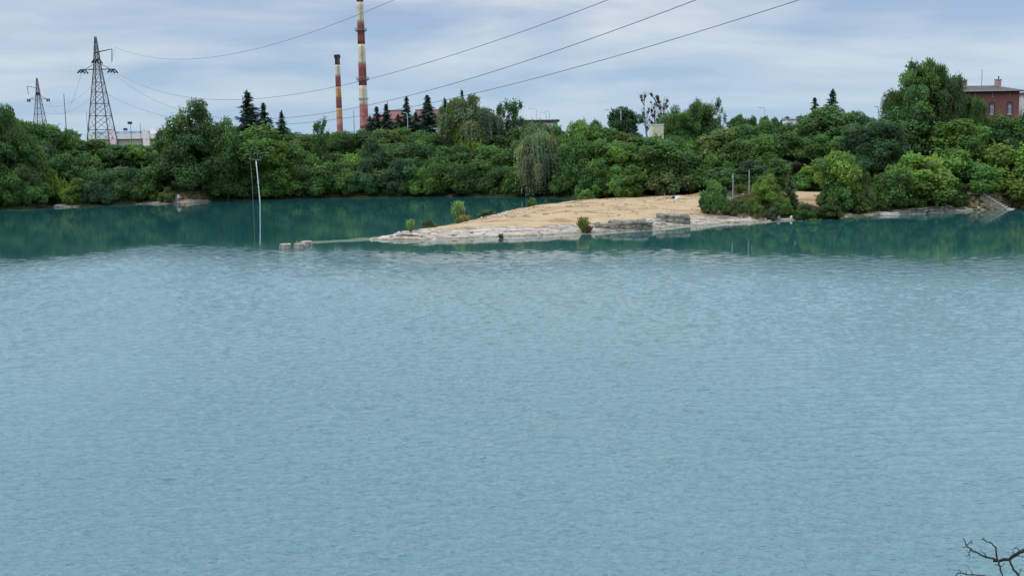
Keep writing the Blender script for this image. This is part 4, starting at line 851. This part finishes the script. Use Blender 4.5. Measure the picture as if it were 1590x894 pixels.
# ------------------------------------------------------------------ brick house
def house():
    Y = 198; s = Y/FPX; c = at(1490, 150, Y); zE = at(1540, 141.5, Y).z; z0 = gz(c.x, Y)
    x1 = at(1583, 150, Y).x; x0 = x1-15.5; D = 9.; cx = (x0+x1)/2
    o = empty('brick_house', (cx, Y, z0), 0, label='red brick house with a dark hipped roof on the right bank', cat='house')
    hw = (x1-x0)/2; H = zE-z0
    BR = mat('red_brick', (.3, .1, .06), .9, .1, brick=((.17, .052, .038), (.25, .08, .055), (.22, .18, .15)), noise=(.5, (.24, .12, .085), .5, .85))
    DB = mat('dark_brick_trim', (.09, .04, .03), .9, .1)
    RF = mat('dark_roof_felt', (.085, .068, .062), .85, .2, noise=(.8, (.13, .11, .10), .4, .7), bump=(2, .4, .05))
    def zpx(py): return at(1540, py, Y).z-z0
    def xpx(px): return at(px, 160, Y).x-cx
    wins = [(xpx(q), zpx(178.3), zpx(161.5), 6.2*s) for q in (1515, 1540.3, 1568)]
    att = [(xpx(q), zpx(150.5), zpx(144.2), 2.6*s) for q in (1514.2, 1541.2, 1569)]
    holes = sorted([(x-w/2, x+w/2, a, b) for x, a, b, w in wins])
    wl = MB(); th = .4
    # front wall built round the openings (two storeys of openings share columns)
    xs = [-hw]; 
    for (x, a, b, w) in wins: xs += [x-w/2, x+w/2]
    xs.append(hw)
    for i in range(len(xs)-1):
        xa, xb = xs[i], xs[i+1]
        if i % 2 == 0:
            wl.box(((xa+xb)/2, th/2, H/2), (xb-xa, th, H))
        else:
            k = i//2; _, a, b, w = wins[k]; ax, aa, ab, aw = att[k]
            wl.box(((xa+xb)/2, th/2, a/2), (xb-xa, th, a)); wl.box(((xa+xb)/2, th/2, (b+aa)/2), (xb-xa, th, aa-b)); wl.box(((xa+xb)/2, th/2, (ab+H)/2), (xb-xa, th, H-ab))
            wl.box(((xa+ax-aw/2)/2, th/2, (aa+ab)/2), (ax-aw/2-xa, th, ab-aa)); wl.box(((xb+ax+aw/2)/2, th/2, (aa+ab)/2), (xb-ax-aw/2, th, ab-aa))
    wl.box((-hw+th/2, D/2+th/2, H/2), (th, D-th, H)); wl.box((hw-th/2, D/2+th/2, H/2), (th, D-th, H)); wl.box((0, D, H/2), (2*hw-2*th, th, H))
    wl.build('wall', BR, o)
    rz = zpx(131.5); ov = .75
    rf = MB(); e = [(-hw-ov, -ov, H+.02), (hw+ov, -ov, H+.02), (hw+ov, D+ov, H+.02), (-hw-ov, D+ov, H+.02)]; rd = [(-hw+2.8, D/2, rz+.9), (hw-3.6, D/2, rz+.9)]
    rd = [(-hw+2.6, D*.45, rz), (hw-3., D*.45, rz)]
    rf.poly(e+rd, [(0, 1, 5, 4), (1, 2, 5), (2, 3, 4, 5), (3, 0, 4), (3, 2, 1, 0)]); R = rf.build('roof', RF, o)
    MB().box((0, -ov-.02, H-.1), (2*hw+2*ov+.1, .1, .22)).build('eaves_board', DB, o)
    MB().tube([(-hw-ov, -ov-.14, H-.02), (hw+ov, -ov-.14, H-.02)], .07, 6).build('gutter', mat('zinc', (.3, .3, .31), .5, .4, .5), o)
    for px, w in ((1508.5, 8.2), (1562.5, 8.)):
        ch = MB().box((xpx(px), D*.42, rz+.25), (w*s, .8, 1.5)); ch = ch.build('chimney', mat('chimney_brick', (.33, .2, .16), .9, .1, noise=(1.5, (.4, .36, .32), .4, .7)), o)
        MB().box((xpx(px), D*.42, rz+1.02), (w*s+.15, .95, .14)).build('chimney_cap', CONC, ch)
    MB().tube([(xpx(1563.5), D*.42, rz+1.), (xpx(1563.5), D*.42, rz+1.65)], .11, 8).build('flue_pipe', mat('sooty_metal', (.06, .05, .05)), o)
    for px, pt in ((1485.5, 106), (1538, 108)): MB().tube([(xpx(px), D*.45, rz-.5), (xpx(px), D*.45, zpx(pt)+.2)], .045, 5).build('antenna_mast', STEEL, o)
    for x, a, b, w in wins:
        f = MB(); dz = b-a; t = .09
        f.box((x-w/2+t/2, .16, a+dz/2), (t, .08, dz)).box((x+w/2-t/2, .16, a+dz/2), (t, .08, dz)).box((x, .16, a+t/2), (w-2*t, .08, t)).box((x, .16, b-t/2), (w-2*t, .08, t)).box((x, .15, a+dz*.7), (w-2*t, .07, t)).box((x, .15, a+dz/2-.02), (.05, .06, dz-2*t-.1))
        wo = f.build('window', WHITE, o); MB().box((x, .2, a+dz/2), (w-2*t, .02, dz-2*t)).build('pane', GLASS, wo)
        MB().box((x-w*.22, .24, a+dz*.55), (w*.3, .02, dz*.8)).build('curtain', mat('curtain', (.7, .72, .75)), wo)
        MB().box((x, -.05, a-.05), (w+.2, .2, .1)).build('sill', CONC, wo)
        ar = MB(); k = 8
        for i in range(k):
            t0 = math.pi*(i+.5)/k; ar.box((x+math.cos(t0)*(w/2+.06), -.03, b-.06+math.sin(t0)*.28), (.2, .1, .13), rot=Matrix.Rotation(-(t0-math.pi/2), 3, 'Y'))
        ar.build('arch_lintel', DB, wo)
        MB().box((x-w/2-.06, -.02, a+dz/2), (.12, .07, dz)).box((x+w/2+.06, -.02, a+dz/2), (.12, .07, dz)).build('jamb_trim', DB, wo)
    for x, a, b, w in att:
        wo = MB().box((x, .2, (a+b)/2), (w, .04, b-a)).build('attic_window', WHITE, o); MB().box((x+w*.1, .17, (a+b)/2), (w*.6, .02, (b-a)*.75)).build('pane', GLASS, wo)
        MB().box((x, -.02, b+.05), (w+.16, .08, .12)).build('lintel', DB, wo)
house()
def veranda():
    Y = 203; X = at(1612, 150, Y).x; z0 = gz(X, Y); o = empty('white_outbuilding', (X, Y, z0), 0, label='white outbuilding cut by the right edge beside the brick house', cat='building'); H = at(1590, 146, Y).z-z0
    MB().box((0, 2, H/2), (5.6, 4, H)).build('wall', WHITE, o); MB().box((0, 1.8, H+.12), (6.4, 5, .24)).build('roof', mat('slate', (.08, .085, .09)), o)
    for x in (-2.6, -.9, .8): MB().box((x, -.6, H/2), (.16, .16, H)).build('post', WHITE, o)
    for x in (-1.7, .2): wo = MB().box((x, -.03, H-1.6), (1.1, .08, 1.5)).build('window', WHITE, o); MB().box((x, -.08, H-1.6), (.9, .03, 1.3)).build('pane', GLASS, wo)
veranda()

# ------------------------------------------------------------------ chimneys
RED = mat('faded_red_paint', (.22, .052, .045), .8, .2, noise=(.35, (.15, .045, .04), .42, .7)); CRM = mat('cream_paint', (.58, .51, .37), .8, .2, noise=(.3, (.42, .32, .19), .5, .78)); OCH = mat('rust_ochre_paint', (.48, .20, .06), .8, .2, noise=(.35, (.52, .33, .14), .42, .66)); CAPM = mat('sooty_brown', (.055, .03, .03), .9, .1); PNK = mat('pinkish_red_paint', (.34, .10, .09), .8, .2, noise=(.4, (.46, .28, .2), .5, .75))
PLAT = mat('platform_steel', (.2, .19, .18), .6, .3, .3)
def stack(name, px_top, px_bot, pyb, bands, widths, Y, label, rings, thin=()):
    k = Y/FPX; bx = at(px_bot, 205, Y); z0 = gz(bx.x, Y); o = empty(name, (bx.x, Y, z0), 0, label=label, cat='chimney')
    def zz(py): return at(px_bot, py, Y).z-z0
    lo, hi = widths; zt = zz(bands[0][0])
    def rad(z): u = (z-0)/zt; return ((hi+(lo-hi)*u))*k/2
    for i, (a, b, m) in enumerate(bands):
        z1, z2 = zz(b), zz(a)
        if i == len(bands)-1: z1 = 0
        n = 5; MB().lathe([(rad(z1+(z2-z1)*j/n), z1+(z2-z1)*j/n+(.0 if j else .004)) for j in range(n+1)], 28).build('shaft_band', m, o, True)
    for py in rings:
        z = zz(py); r = rad(z); MB().lathe([(r+.02, z-.5), (r+1., z-.05), (r+1., z+.08), (r+.02, z+.08)], 24).build('platform', PLAT, o)
        b = MB()
        for h in (.55, 1.1): b.tube([((r+.95)*math.cos(2*math.pi*q/20), (r+.95)*math.sin(2*math.pi*q/20), z+h) for q in range(21)], .045, 4)
        for q in range(14): a = 2*math.pi*q/14; b.tube([((r+.95)*math.cos(a), (r+.95)*math.sin(a), z), ((r+.95)*math.cos(a), (r+.95)*math.sin(a), z+1.1)], .04, 4)
        b.build('railing', PLAT, o)
    for py in thin:
        z = zz(py); r = rad(z); MB().lathe([(r+.02, z-.3), (r+.5, z-.25), (r+.5, z+.25), (r+.02, z+.3)], 24).build('collar', mat('grey_collar', (.35, .36, .38)), o)
    # ladder up the side facing the lake
    b = MB(); zc = min(zt, 90)
    for s in (-.25, .25): b.tube([(s+.4, -(rad(0)+.25), 1), (s+.4, -(rad(zc)+.25), zc)], .05, 4)
    for z in np.arange(2, zc, 1.2): b.tube([(.15, -(rad(z)+.25), z), (.65, -(rad(z)+.25), z)], .035, 4)
    b.build('ladder', PLAT, o)
    return o, zt, rad
stack('striped_chimney', 558, 566, 205, [(-62, -60, CAPM), (-60, -29, CRM), (-29, 3.5, RED), (3.5, 36.5, CRM), (36.5, 69, RED), (69, 101, CRM), (101, 133, RED), (133, 165, CRM), (165, 200, PNK), (200, 215, mat('pale_pink_paint', (.5, .36, .3)))], (9.3, 13.9), 470, 'taller red and cream striped factory chimney running out of the picture', (48, 124), (153,))
o, zt, rad = stack('striped_chimney', 521, 528, 205, [(85, 101, CAPM), (101, 119, CRM), (119, 135, RED), (135, 153, OCH), (153, 168, RED), (168, 184, OCH), (184, 215, PNK)], (7.3, 10.2), 430, 'shorter striped chimney with dark top and orange rust, left of the taller one', (), ())
MB().lathe([(rad(zt)+.02, zt-1.4), (rad(zt)+.3, zt-1.2), (rad(zt)+.3, zt-.1), (rad(zt)-.25, zt+.02)], 24).build('top_rim', CAPM, o)

# ------------------------------------------------------------------ pylons and power lines
def wire_pts(P0, P1, sag, n=90, t1=1.05):
    r = []
    for i in range(n+1):
        t = t1*i/n; p = P0.lerp(P1, t) if t <= 1 else P0+(P1-P0)*t; p.z -= 4*sag*t*(1-t); r.append(p)
    return r
Yp1 = 340
def build_pylon():
    bx = at(158, 205, Yp1); z0 = 6.6; top = at(147, 57, Yp1); H = top.z-z0
    o = empty('lattice_pylon', (bx.x, Yp1, z0), 0)
    k = Yp1/FPX
    def zz(py): return at(150, py, Yp1).z-z0
    def hw(z):
        zA = zz(108); u = z/zA
        if z < zA: return (20.5+(4.6-20.5)*u)*k
        u2 = (z-zA)/(H-zA); return (4.6+(1.-4.6)*u2)*k
    for sx in (-1, 1):
        for sy in (-1, 1):
            zs = [0, zz(108), zz(80), H]; MB().tube([(sx*hw(z), sy*hw(z), z) for z in zs], [.2, .16, .14, .1], 4).build('leg', STEEL, o)
    lv = [0, .13, .26, .37, .47, .56, .64]; lv = [u*H for u in lv]; lv += [zz(108), zz(98), zz(89), zz(80), zz(70), H*.985]
    b = MB()
    for i in range(len(lv)-1):
        a, c = lv[i], lv[i+1]; ha, hc = hw(a), hw(c)
        for s in (-1, 1):
            b.tube([(-ha, s*ha, a), (hc, s*hc, c)], .085, 4).tube([(ha, s*ha, a), (-hc, s*hc, c)], .06, 4).tube([(s*ha, -ha, a), (s*hc, hc, c)], .06, 4).tube([(s*ha, ha, a), (s*hc, -hc, c)], .06, 4)
            b.tube([(-hc, s*hc, c), (hc, s*hc, c)], .08, 4).tube([(s*hc, -hc, c), (s*hc, hc, c)], .07, 4)
    b.build('bracing', STEEL, o)
    za = zz(108); L_ = 25*k
    b = MB()
    for s in (-1, 1):
        b.tube([(s*hw(za), -hw(za), za), (s*L_, 0, za)], .12, 4).tube([(s*hw(za), hw(za), za), (s*L_, 0, za)], .12, 4).tube([(s*hw(zz(99)), 0, zz(99)), (s*L_*.75, 0, za+.1)], .09, 4)
        for q in (.35, .6, .8): b.tube([(s*L_*q, -.6*(1-q)*1.5, za), (s*L_*q, .6*(1-q)*1.5, za)], .07, 4)
    b.build('crossarm', STEEL, o)
    zu = zz(82); xa = 24*k
    MB().tube([(-hw(zu), -hw(zu), zu), (xa, 0, zu+5.*k)], .12, 4).tube([(-hw(zu), hw(zu), zu), (xa, 0, zu+5.*k)], .12, 4).build('upper_arm', STEEL, o)
    INS = mat('dark_insulator', (.05, .035, .035), .3, .5)
    def ins(x, y, z, dx, dy, dz):
        b = MB(); p = Vector((x, y, z)); q = p+Vector((dx, dy, dz)); n = 9; b.tube([p, q], .06, 6)
        for i in range(n): c = p.lerp(q, (i+.5)/n); e = p.lerp(q, (i+.5)/n+.05); b.tube([c, e], [.26, .1], 8)
        b.build('insulator_string', INS, o)
    ins(xa, 0, zu+5*k, -.3, 0, -3.8)
    for s in (-1, 1):
        for dd in (-1, 1): ins(s*L_, dd*.2, za, .55*dd, dd*1.4, -1.1); ins(s*(L_-.9), dd*.2, za, .55*dd, dd*1.4, -1.1)
    for dd in (-1, 1): ins(-.5, dd*.6, zz(92), .5*dd, dd*1.2, -1.3); ins(.5, dd*.6, zz(92), .5*dd, dd*1.2, -1.3)
    for sx in (-1, 1):
        for sy in (-1, 1): MB().box((sx*hw(0), sy*hw(0), .05), (1.2, 1.2, .5)).build('footing', CONC, o)
    att = {'u': Vector((xa-.3, 0, zu+5*k-3.8)), 'r': Vector((L_, 0, za-.9)), 'l': Vector((-L_, 0, za-.9)), 'm': Vector((0, 0, zz(95)))}
    return o, att
pyl, att = build_pylon(); tag(pyl, 'large steel lattice pylon with insulators on the left, nearer of the two', 'pylon', 'lattice pylons')
p2 = pyl.copy(); COL.objects.link(p2); Y2 = 520; b2 = at(63, 200, Y2)
for ch in list(pyl.children): c = ch.copy(); COL.objects.link(c); c.parent = p2
t2 = at(59.5, 121, Y2); Hh = at(147, 57, Yp1).z-6.6; p2.location = (b2.x, Y2, t2.z-Hh); p2.scale = (-1, 1, 1); p2['label'] = 'smaller looking farther lattice pylon near the left edge'
LW = [('u', (175, 72), (53.38, 45.56, 15.05), 'uppermost power line, crossing above the tall chimney top'), ('r', (165, 103), (51.21, 35.48, 16.35), 'power line second from the top in the right half of the sky'), ('l', (175, 113), (46.65, 32.06, 17.32), 'third power line from the top passing just above the spruces'), ('m', (155, 140), (62.15, 33.88, 16.31), 'lowest long power line passing above the big willow')]
pl = Vector(pyl.location)
for key, (px, py), (x1, z1, sag), lb in LW:
    P0 = at(px, py, 340); P1 = Vector((x1, 20, z1)); pts = wire_pts(P0, P1, sag); pts = [pl+att[key]]+pts[1:]
    tag(MB().tube(pts, .028, 5).build('power_line', WIRE), lb, 'power line', 'power lines across the lake')
for key, lb in (('u', 'faint upper wire between the two pylons'), ('r', 'faint right wire between the two pylons'), ('l', 'faint left wire between the two pylons')):
    a = pl+att[key]; q = att[key].copy(); q.x *= -1; c = Vector(p2.location)+q
    tag(MB().tube(wire_pts(a, c, 9, 30, 1), .03, 4).build('power_line', WIRE), lb, 'power line', 'wires between the pylons')

# ------------------------------------------------------------------ distant buildings
def stadium():
    Y = 420; k = Y/FPX; c = at(190, 220, Y); z0 = 6.6; o = empty('white_stadium_building', (c.x, Y, z0), -.05, label='long low white building with blue upper band behind the big pylon', cat='building')
    def zz(py): return at(190, py, Y).z-z0
    L_ = 62*2*k/2*1.0; xa = at(135, 200, Y).x-c.x; xb = at(241, 200, Y).x-c.x; w = xb-xa; xm = (xa+xb)/2
    LB = mat('blue_cladding', (.16, .25, .38), .5, .4, noise=(.4, (.3, .38, .46), .45, .6)); CW = mat('off_white_cladding', (.66, .65, .60), .7, .2, noise=(.2, (.55, .54, .48), .4, .7))
    MB().box((xm, 6, zz(219)/2+.4), (w, 12, zz(219)+.8)).build('lower_wall', mat('beige_wall', (.42, .40, .32), .8, .1, noise=(.3, (.3, .3, .22), .4, .7)), o)
    MB().box((xm, 5.6, (zz(216)+zz(208))/2), (w+.5, 13.6, zz(208)-zz(216))).build('white_fascia', CW, o)
    MB().box((xm-1.2, 7, (zz(208)+zz(204))/2), (w-4, 10, zz(204)-zz(208))).build('blue_band', LB, o)
    for i in range(12): MB().box((xa+w*(i+.5)/12, -.9, zz(212)), (.12, .2, zz(208)-zz(216))).build('panel_joint', LB, o)
    PW = mat('red_white_pillar', (.72, .64, .62), .6, .3, noise=(.5, (.6, .3, .28), .55, .65))
    for px, pt in ((178, 200), (230.5, 201)):
        x = at(px, 205, Y).x-c.x; MB().poly([(x-1.1, -1.8, 0), (x+1.1, -1.8, 0), (x+1.1, -.9, 0), (x-1.1, -.9, 0), (x-1.6, -1.8, zz(207)), (x+.9, -1.8, zz(209)), (x+.9, -.9, zz(209)), (x-1.6, -.9, zz(207)), (x-1.4, -1.8, zz(pt)), (x-.4, -1.8, zz(pt)), (x-.4, -.9, zz(pt)), (x-1.4, -.9, zz(pt))], [(0, 1, 5, 4), (1, 2, 6, 5), (2, 3, 7, 6), (3, 0, 4, 7), (4, 5, 9, 8), (5, 6, 10, 9), (6, 7, 11, 10), (7, 4, 8, 11), (8, 9, 10, 11)]).build('pillar', PW, o)
    MB().box((xb-1, 4, zz(209)), (2.4, 6, (zz(196)-zz(214))*.9)).build('end_block', WHITE, o)
stadium()
def light_mast(px, pt, Y, lb, head=True, r=.1, cat='lamp post'):
    X = at(px, pt, Y).x; z0 = gz(X, Y); zt = at(px, pt, Y).z-z0; o = empty('floodlight_mast', (X, Y, z0), 0, label=lb, cat=cat)
    MB().tube([(0, 0, 0), (0, 0, zt)], [r*1.5, r*.8], 7).build('pole', STEEL, o)
    if head: MB().box((-.2, 0, zt), (1.5, .5, .9)).build('floodlight', mat('dark_housing', (.03, .03, .035)), o)
light_mast(202.5, 191, 400, 'mast with a dark floodlight above the white building'); light_mast(195.5, 201, 430, 'short mast with a small dark lamp left of the taller floodlight', True, .08)
light_mast(217.5, 191, 410, 'thin plain mast above the white building', False); light_mast(549, 172, 380, 'thin mast between the two chimneys', False)
light_mast(99, 146, 380, 'thin leaning mast between the two pylons', False, .13); light_mast(134, 174, 390, 'very thin mast just left of the big pylon legs', False, .08)
def hall():
    Y = 400; k = Y/FPX; z0 = 6.6; c = at(640, 200, Y); o = empty('brick_hall', (c.x, Y, z0), 0, label='long red brick industrial hall behind the spruces', cat='building')
    def zz(py): return at(640, py, Y).z-z0
    def xx(px): return at(px, 180, Y).x-c.x
    RB = mat('hall_brick', (.27, .105, .09), .9, .1, noise=(.25, (.13, .09, .085), .4, .65)); GRY = mat('grey_cladding', (.2, .21, .23), .8, .2)
    for a, b, t in ((592, 628, 171), (641, 684, 171), (574, 592, 178)):
        x0, x1 = xx(a), xx(b); h = zz(t); hs = zz(184); q = 3*k
        MB().poly([(x0, 0, 0), (x1, 0, 0), (x1, 14, 0), (x0, 14, 0), (x0, 0, hs), (x1, 0, hs), (x1, 14, hs), (x0, 14, hs), (x0+q, 5, h), (x1-q, 5, h), (x1-q, 12, h), (x0+q, 12, h)], [(0, 1, 5, 4), (1, 2, 6, 5), (2, 3, 7, 6), (3, 0, 4, 7), (4, 5, 9, 8), (5, 6, 10, 9), (6, 7, 11, 10), (7, 4, 8, 11), (8, 9, 10, 11)]).build('brick_block', RB, o)
        MB().box(((x0+x1)/2, 8.5, h+.15), (x1-x0-2*q+.4, 7.6, .3)).build('roof_edge', GRY, o)
        for i in range(4):
            x = x0+(x1-x0)*(i+.5)/4; wo = MB().box((x, -.05, hs*.72), (1.3, .1, 2.2)).build('window', GRY, o); MB().box((x, -.12, hs*.72), (1.05, .05, 1.9)).build('pane', GLASS, wo)
    MB().box(((xx(628)+xx(641))/2, 7, zz(184)/2), (xx(641)-xx(628)-.1, 13, zz(184))).build('link_block', GRY, o)
    MB().tube([(xx(599.5), 6, zz(171)), (xx(599.5), 6, zz(156))], .12, 5).build('roof_mast', STEEL, o)
hall()
def flat_building():
    Y = 262; z0 = gz(at(833, 200, Y).x, Y); c = at(833, 200, Y); o = empty('flat_roof_building', (c.x, Y, z0), .05, label='white flat-roofed building with dark roof edge right of the poplars', cat='building')
    def zz(py): return at(833, py, Y).z-z0
    a, b = at(794, 190, Y).x-c.x, at(866, 190, Y).x-c.x
    MB().box(((a+b)/2, 5, zz(189.5)/2), (b-a, 10, zz(189.5))).build('wall', WHITE, o)
    MB().box(((a+b)/2, 4.8, zz(188.3)), (b-a+.8, 11, .5)).build('roof_slab', mat('dark_roof_edge', (.06, .05, .05)), o)
    MB().box(((a+b)/2, 4.8, zz(188.3)+.36), (b-a+.9, 11.2, .2)).build('roof_trim', WHITE, o)
    for i in range(6): x = a+(b-a)*(i+.5)/6; wo = MB().box((x, -.04, zz(189)-1.7), (1.2, .06, 1.2)).build('window', WHITE, o); MB().box((x, -.08, zz(189)-1.7), (1., .04, 1.)).build('pane', GLASS, wo)
flat_building()
def cream():
    Y = 195; c = at(1023, 205, Y); z0 = gz(c.x, Y); o = empty('cream_building', (c.x, Y, z0), .1, label='small cream rendered block showing between the green crowns', cat='building')
    h = at(1024, 194, Y).z-z0; w = 18*Y/FPX
    MB().box((0, 1.8, h/2), (w, 2.2, h)).build('wall', mat('cream_render', (.60, .55, .38), .85, .1, noise=(.6, (.5, .45, .3), .4, .7)), o); MB().box((0, 1.8, h+.06), (w+.15, 2.35, .12)).build('coping', WHITE, o)
cream()
def sign():
    Y = 249; v = at(680, 208, Y); z0 = gz(v.x, Y); h = at(680, 201, Y).z-z0; o = empty('white_board', (v.x, Y, z0), .2, label='white board on a post beside the big willow', cat='sign')
    MB().box((0, 0, h*.5), (.14, .14, h)).build('post', WHITE, o); MB().box((0, -.1, h-.9), (.75, .06, 1.8)).build('board', WHITE, o); MB().box((0, -.05, h+.15), (1.9, .2, .16)).build('top_bar', WHITE, o)
sign()
def street_lamp(px, pt, Y, lb, arm=1.4, sgn=-1, r=.08, m=None):
    X = at(px, pt, Y).x; z0 = gz(X, Y); zt = at(px, pt, Y).z-z0; o = empty('street_lamp', (X, Y, z0), 0, label=lb, cat='street lamp', group='street lamps behind the trees'); m = m or mat('lamp_grey', (.42, .43, .43), .5, .4)
    MB().tube([(0, 0, 0), (0, 0, zt*.96), (sgn*.15, 0, zt), (sgn*arm, 0, zt+.15)], [r*1.5, r, r*.8, r*.6], 7).build('pole', m, o)
    MB().box((sgn*(arm+.25), 0, zt+.15), (.7, .25, .14)).build('lamp_head', m, o)
street_lamp(632.5, 176, 256, 'slim pale lamp post standing in front of the spruces', .4)
street_lamp(833, 169.5, 275, 'street lamp above the flat white building, taller left one'); street_lamp(848, 175.5, 275, 'street lamp above the flat building, middle one', 1.2); street_lamp(853, 174, 276, 'thin lamp pole above the flat building, rightmost one', .6)
street_lamp(952, 172, 228, 'left street lamp in front of the round dark tree', 1.1); street_lamp(964, 170, 224, 'right brighter street lamp in front of the round dark tree', .4)
street_lamp(1187.5, 168, 300, 'faint street lamp above the distant treetops on the right', 1.2); street_lamp(1364, 167, 205, 'pale short lamp post left of the tallest birch', .2)
def shed(px, py, w, Y, lb):
    c = at(px, py, Y); z0 = gz(c.x, Y); h = c.z-z0; o = empty('small_shed', (c.x, Y, z0), .1, label=lb, cat='shed')
    MB().box((0, 1.5, h/2), (w, 3, h)).build('wall', WHITE, o); MB().box((0, 1.5, h+.1), (w+.4, 3.5, .2)).build('roof', mat('shed_roof', (.3, .3, .3)), o)
shed(1232, 186, 2.6, 230, 'low white roof glimpsed between the distant treetops')

# ------------------------------------------------------------------ dead branches in front, lower right
def dead_shrub():
    Y0 = 6.; o = None; s = 6.625
    def q(x, y, d=0.): return at(1350+x/s, 760+y/s, Y0+d)
    root = Vector((q(1700, 700).x+.25, Y0+.1, 0)); root.z = gz(root.x, root.y)
    o = empty('dead_shrub', root, 0, label='bare black dead branches reaching in at the lower right corner', cat='shrub')
    DB = mat('dead_wood', (.022, .02, .022), .8, .2, noise=(30, (.05, .045, .045), .5, .7))
    def rl(v): return v-root
    joint = q(1680, 620, .05)
    MB().tube([(0, 0, -.1), rl(joint)*.5+Vector((.12, 0, 0)), rl(joint)], [.05, .035, .022], 8).build('stem', DB, o)
    def br(pts, r0, r1, d0=0, d1=.1):
        n = len(pts); w = []
        for i, (x, y) in enumerate(pts):
            u = i/max(n-1, 1); w.append(rl(q(x, y, d0+(d1-d0)*u+.012*math.sin(i*2.3+x))))
        # jitter with midpoints for a knotty look
        ww = [w[0]]
        for i in range(n-1):
            m = w[i].lerp(w[i+1], .5)+Vector((rng.normal(), rng.normal(), rng.normal()))*.004; ww += [m, w[i+1]]
        rs = [.8*(r0+(r1-r0)*i/(len(ww)-1))*rng.uniform(.85, 1.2) for i in range(len(ww))]
        MB().tube(ww, rs, 6).build('branch', DB, o)
    br([(1680, 620), (1590, 622), (1510, 665), (1440, 715), (1330, 730), (1270, 728)], .016, .008)
    br([(1330, 730), (1200, 690), (1100, 640), (1035, 600), (1000, 570), (985, 530), (958, 495)], .008, .0025, .07, .2)
    br([(1000, 575), (975, 590), (950, 585)], .0035, .0015, .18, .22); br([(1000, 565), (1030, 540), (1055, 528), (1058, 550), (1045, 558)], .0035, .0015, .18, .24); br([(1055, 528), (1040, 524)], .002, .001, .2, .22)
    br([(1040, 605), (1025, 650), (1030, 668), (1000, 680), (975, 672)], .004, .0015, .15, .2); br([(1020, 640), (998, 625)], .002, .001, .17, .2); br([(1030, 668), (1020, 715)], .002, .001, .17, .2)
    br([(1320, 730), (1305, 650), (1300, 590), (1270, 570), (1240, 540), (1185, 515), (1155, 508)], .006, .003, .07, -.1); br([(1170, 512), (1175, 488)], .0025, .0015, -.1, -.1); br([(1185, 515), (1188, 492)], .002, .001, -.1, -.1); br([(1240, 545), (1250, 530)], .0025, .0015, -.05, -.05)
    br([(1200, 695), (1180, 650), (1130, 610)], .004, .0015, .1, .05); br([(1100, 642), (1090, 620), (1075, 610)], .003, .001, .12, .1)
    br([(1590, 630), (1530, 608), (1485, 600)], .005, .003, .02, .1); br([(1495, 602), (1500, 590)], .002, .0015, .1, .1)
    br([(1510, 665), (1480, 640), (1462, 612)], .003, .0012, .03, 0); br([(1520, 655), (1550, 680), (1572, 695), (1580, 675)], .003, .001, .03, 0)
    br([(1440, 715), (1470, 790), (1505, 840), (1545, 900), (1570, 960)], .007, .009, .05, 0); br([(1510, 845), (1460, 815)], .003, .002, .02, 0); br([(1530, 870), (1548, 835), (1560, 812), (1548, 818)], .003, .001, .02, -.05); br([(1550, 835), (1585, 832)], .0025, .001, 0, -.05)
    br([(1330, 732), (1325, 770), (1345, 810), (1370, 870), (1375, 900)], .006, .004, .07, .1); br([(1330, 765), (1370, 785), (1392, 765), (1380, 750)], .003, .0015, .07, .05); br([(1325, 770), (1300, 765)], .003, .0015, .07, .1); br([(1360, 860), (1330, 872)], .002, .001, .1, .12)
    br([(1400, 960), (1290, 900), (1180, 882), (1050, 872), (985, 865), (940, 855), (905, 858), (880, 888)], .006, .003, .1, .3); br([(940, 855), (925, 825), (918, 810)], .003, .0012, .25, .3); br([(1000, 868), (988, 825)], .002, .001, .2, .22); br([(1060, 873), (1035, 820), (1018, 790)], .003, .0012, .2, .22)
    br([(1680, 620), (1640, 300), (1610, 190), (1560, 162)], .006, .0015, .02, .1)
dead_shrub()
print('tris', sum(len(o.data.polygons) for o in bpy.data.objects if o.type == 'MESH'))
